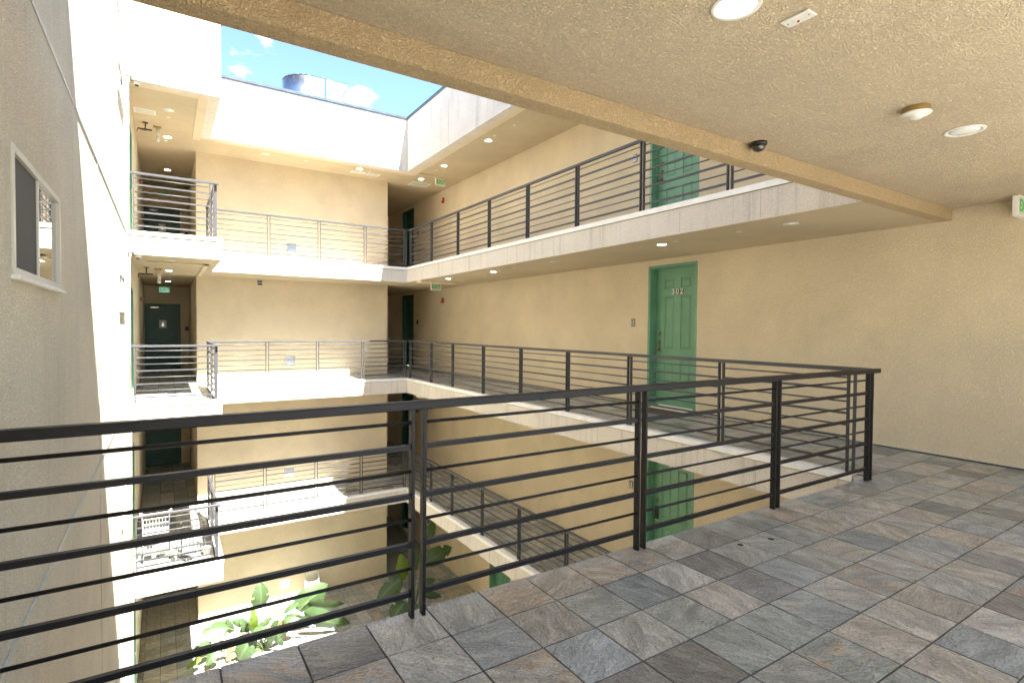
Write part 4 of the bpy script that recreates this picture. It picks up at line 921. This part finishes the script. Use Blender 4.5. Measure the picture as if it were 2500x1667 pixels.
# ------------------------------------------------------------------ bird of paradise plants
def leaf_mb(base, tip, width, droop=.12, twist=0.0, fold=.18, tears=0, n=12, rnd=random):
    base, tip = Vector(base), Vector(tip); ax = tip-base; Ln = ax.length
    view = (Vector((-1.34, -2.48, 1.43)) - (base+tip)/2).normalized()
    side = ax.cross(view).normalized(); nrm = side.cross(ax).normalized()
    q = Matrix.Rotation(twist, 3, ax.normalized()); side = q @ side; nrm = q @ nrm
    mb = MB(); cross_n = 6
    for i in range(n+1):
        s_ = i/n; c = base + ax*s_ + nrm*(math.sin(s_*math.pi)*droop*Ln) 
        w = width*.5*max(.0, math.sin(math.pi*min(1, s_**.72))**.62) if 0 < i < n else .004
        ph = rnd.uniform(-.03, .03)
        for k in range(cross_n+1):
            u = -1+2*k/cross_n
            p = c + side*(u*w*(1+ph)) - nrm*(abs(u)**1.4*w*fold*1.6) + nrm*(.012*math.sin(s_*25+u*3)*abs(u))
            mb.v.append(tuple(p)); mb.uv.append(((u+1)/2, s_))
    for i in range(n):
        torn = rnd.random() < tears
        for k in range(cross_n):
            a = i*(cross_n+1)+k
            if torn and k in (0, cross_n-1) and 2 < i < n-1: continue
            mb.f.append((a, a+1, a+cross_n+2, a+cross_n+1)); mb.sm.append(True)
    return mb
def plant(label, root, leaves, rock=False):
    t = thing('bird_of_paradise_plant', label, 'plant', root)
    rnd = random.Random(len(leaves)); rv = Vector(root)
    for (b, tp, w, m, dy, tw) in leaves:
        b = Vector((b[0], b[1]+dy, b[2])) - rv; tp = Vector((tp[0], tp[1]+dy+rnd.uniform(-.12, .12), tp[2])) - rv
        mb = leaf_mb(b + rv, tp + rv, w*1.18, twist=tw, tears=.12, rnd=rnd); mb.v = [tuple(Vector(p)-rv) for p in mb.v]
        lf = obj('leaf', mb, m, t)
        foot = Vector((rnd.uniform(-.07, .07), rnd.uniform(-.07, .07), .04))
        d = (tp-b).normalized(); mid = foot.lerp(b, .55) + Vector((0, 0, .12*(b-foot).length)); pts = []
        for k in range(9):
            s_ = k/8; pts.append(foot*(1-s_)**2 + mid*2*s_*(1-s_) + b*s_**2)
        pts.append(b + d*.06)
        obj('leaf_stalk', MB().tube(pts, .014, 6, True, .007), STEM, t)
    return t
LY = LEAFY; LG = LEAF
left_leaves = [((.51,11.1,-5.16),(.51,11.1,-4.56),.34,LG,.1,.3), ((.34,11.1,-5.59),(.31,11.1,-4.92),.17,LY,-.1,.2), ((-.16,11.1,-5.40),(-.68,11.1,-5.36),.36,LG,0,.5),
 ((-.12,11.1,-5.58),(-.17,11.1,-5.22),.20,LG,.1,-.5), ((-.50,11.1,-5.60),(-.89,11.1,-5.66),.16,LG,0,.9), ((-.70,11.1,-5.85),(-.98,11.1,-6.03),.14,LY,-.1,.7),
 ((-.37,11.1,-5.72),(-.61,11.1,-6.0),.22,LG,-.1,.3), ((-.15,11.1,-5.78),(-.42,11.1,-5.97),.13,LG,0,.9), ((.24,11.1,-5.75),(.03,11.1,-6.12),.38,LG,-.2,.1),
 ((.21,11.1,-5.61),(.07,11.1,-5.27),.15,LG,.1,.6), ((.44,11.1,-5.58),(.76,11.1,-5.46),.16,LG,0,.5), ((.46,11.1,-5.66),(.80,11.1,-5.64),.22,LG,-.1,.2),
 ((1.30,11.1,-5.42),(2.10,11.1,-5.06),.50,LG,.15,.35), ((1.58,11.1,-5.28),(2.47,11.1,-5.62),.34,LG,.05,1.0), ((1.25,11.1,-5.49),(1.85,11.1,-5.70),.22,LG,-.1,1.1),
 ((1.45,11.1,-5.44),(2.55,11.1,-6.02),.40,LG,-.05,.6), ((1.36,11.1,-5.25),(1.00,11.1,-5.42),.22,LG,.1,1.0), ((.80,11.1,-5.95),(.92,11.1,-5.80),.24,LG,-.2,.2), ((.71,11.1,-5.83),(1.04,11.1,-5.79),.16,LG,-.1,.4), ((.02,11.1,-5.85),(-.20,11.1,-6.12),.24,DRY,.05,.4)]
rr_ = random.Random(21)
for k in range(13):
    a = rr_.uniform(0, 2*math.pi); q0 = rr_.uniform(.18, .42); q1 = q0 + rr_.uniform(.28, .45); z0 = ZG+rr_.uniform(.25, .75)
    left_leaves.append(((.60+q0*math.cos(a), 11.15+q0*math.sin(a)*.6, z0), (.60+q1*math.cos(a), 11.15+q1*math.sin(a)*.6, z0+rr_.uniform(-.28, .22)), rr_.uniform(.12, .24), DRY if k % 5 == 4 else LG, 0, rr_.uniform(-.8, .8)))
plant('broad leaved bird of paradise plant in sun on the courtyard floor beside the hose', (.60, 11.15, ZG), left_leaves)
rl = [((4.57,10.6,-4.21),(4.53,10.6,-3.43),.26,LG,0,.6), ((4.40,10.6,-4.80),(5.24,10.6,-4.56),.40,LG,.1,.2), ((4.40,10.6,-4.88),(4.87,10.6,-4.76),.22,LG,.15,.5),
 ((3.83,10.6,-5.08),(3.70,10.6,-4.35),.30,LY,0,.2), ((3.72,10.6,-4.97),(3.10,10.6,-5.42),.36,LG,-.1,.2), ((3.80,10.6,-5.55),(3.39,10.6,-5.95),.44,LG,-.2,.2),
 ((4.35,10.6,-5.40),(4.78,10.6,-5.36),.22,LG,.1,.4), ((4.35,10.6,-5.55),(4.85,10.6,-5.74),.20,LG,0,.6), ((3.78,10.6,-5.49),(3.50,10.6,-5.22),.14,LY,.1,.4), ((4.15,10.6,-5.70),(3.95,10.6,-6.1),.34,LG,-.25,.3), ((4.20,10.6,-4.95),(4.22,10.6,-4.45),.18,LG,.1,.9)]
plant('green bird of paradise plant behind the foreground railing post in courtyard shade', (4.22, 10.75, ZG), rl)
# pebble bed at its foot
mb = MB(); rnd = random.Random(11)
for k in range(420):
    a = rnd.uniform(0, 2*math.pi); rr = .30*math.sqrt(rnd.random()); s_ = rnd.uniform(.010, .020); x, y = 4.22+rr*math.cos(a), 10.75+rr*math.sin(a)*.9
    mb.lathe([(.0001, -s_*.6), (s_, 0), (.0001, s_*.6)], (x, y, ZG+.012+rnd.uniform(0, .012)), n=5)
peb = obj('pebble_bed', mb, SOIL, fix=True); peb['kind'] = 'stuff'; peb['label'] = 'mixed pebbles around the foot of the shaded plant'
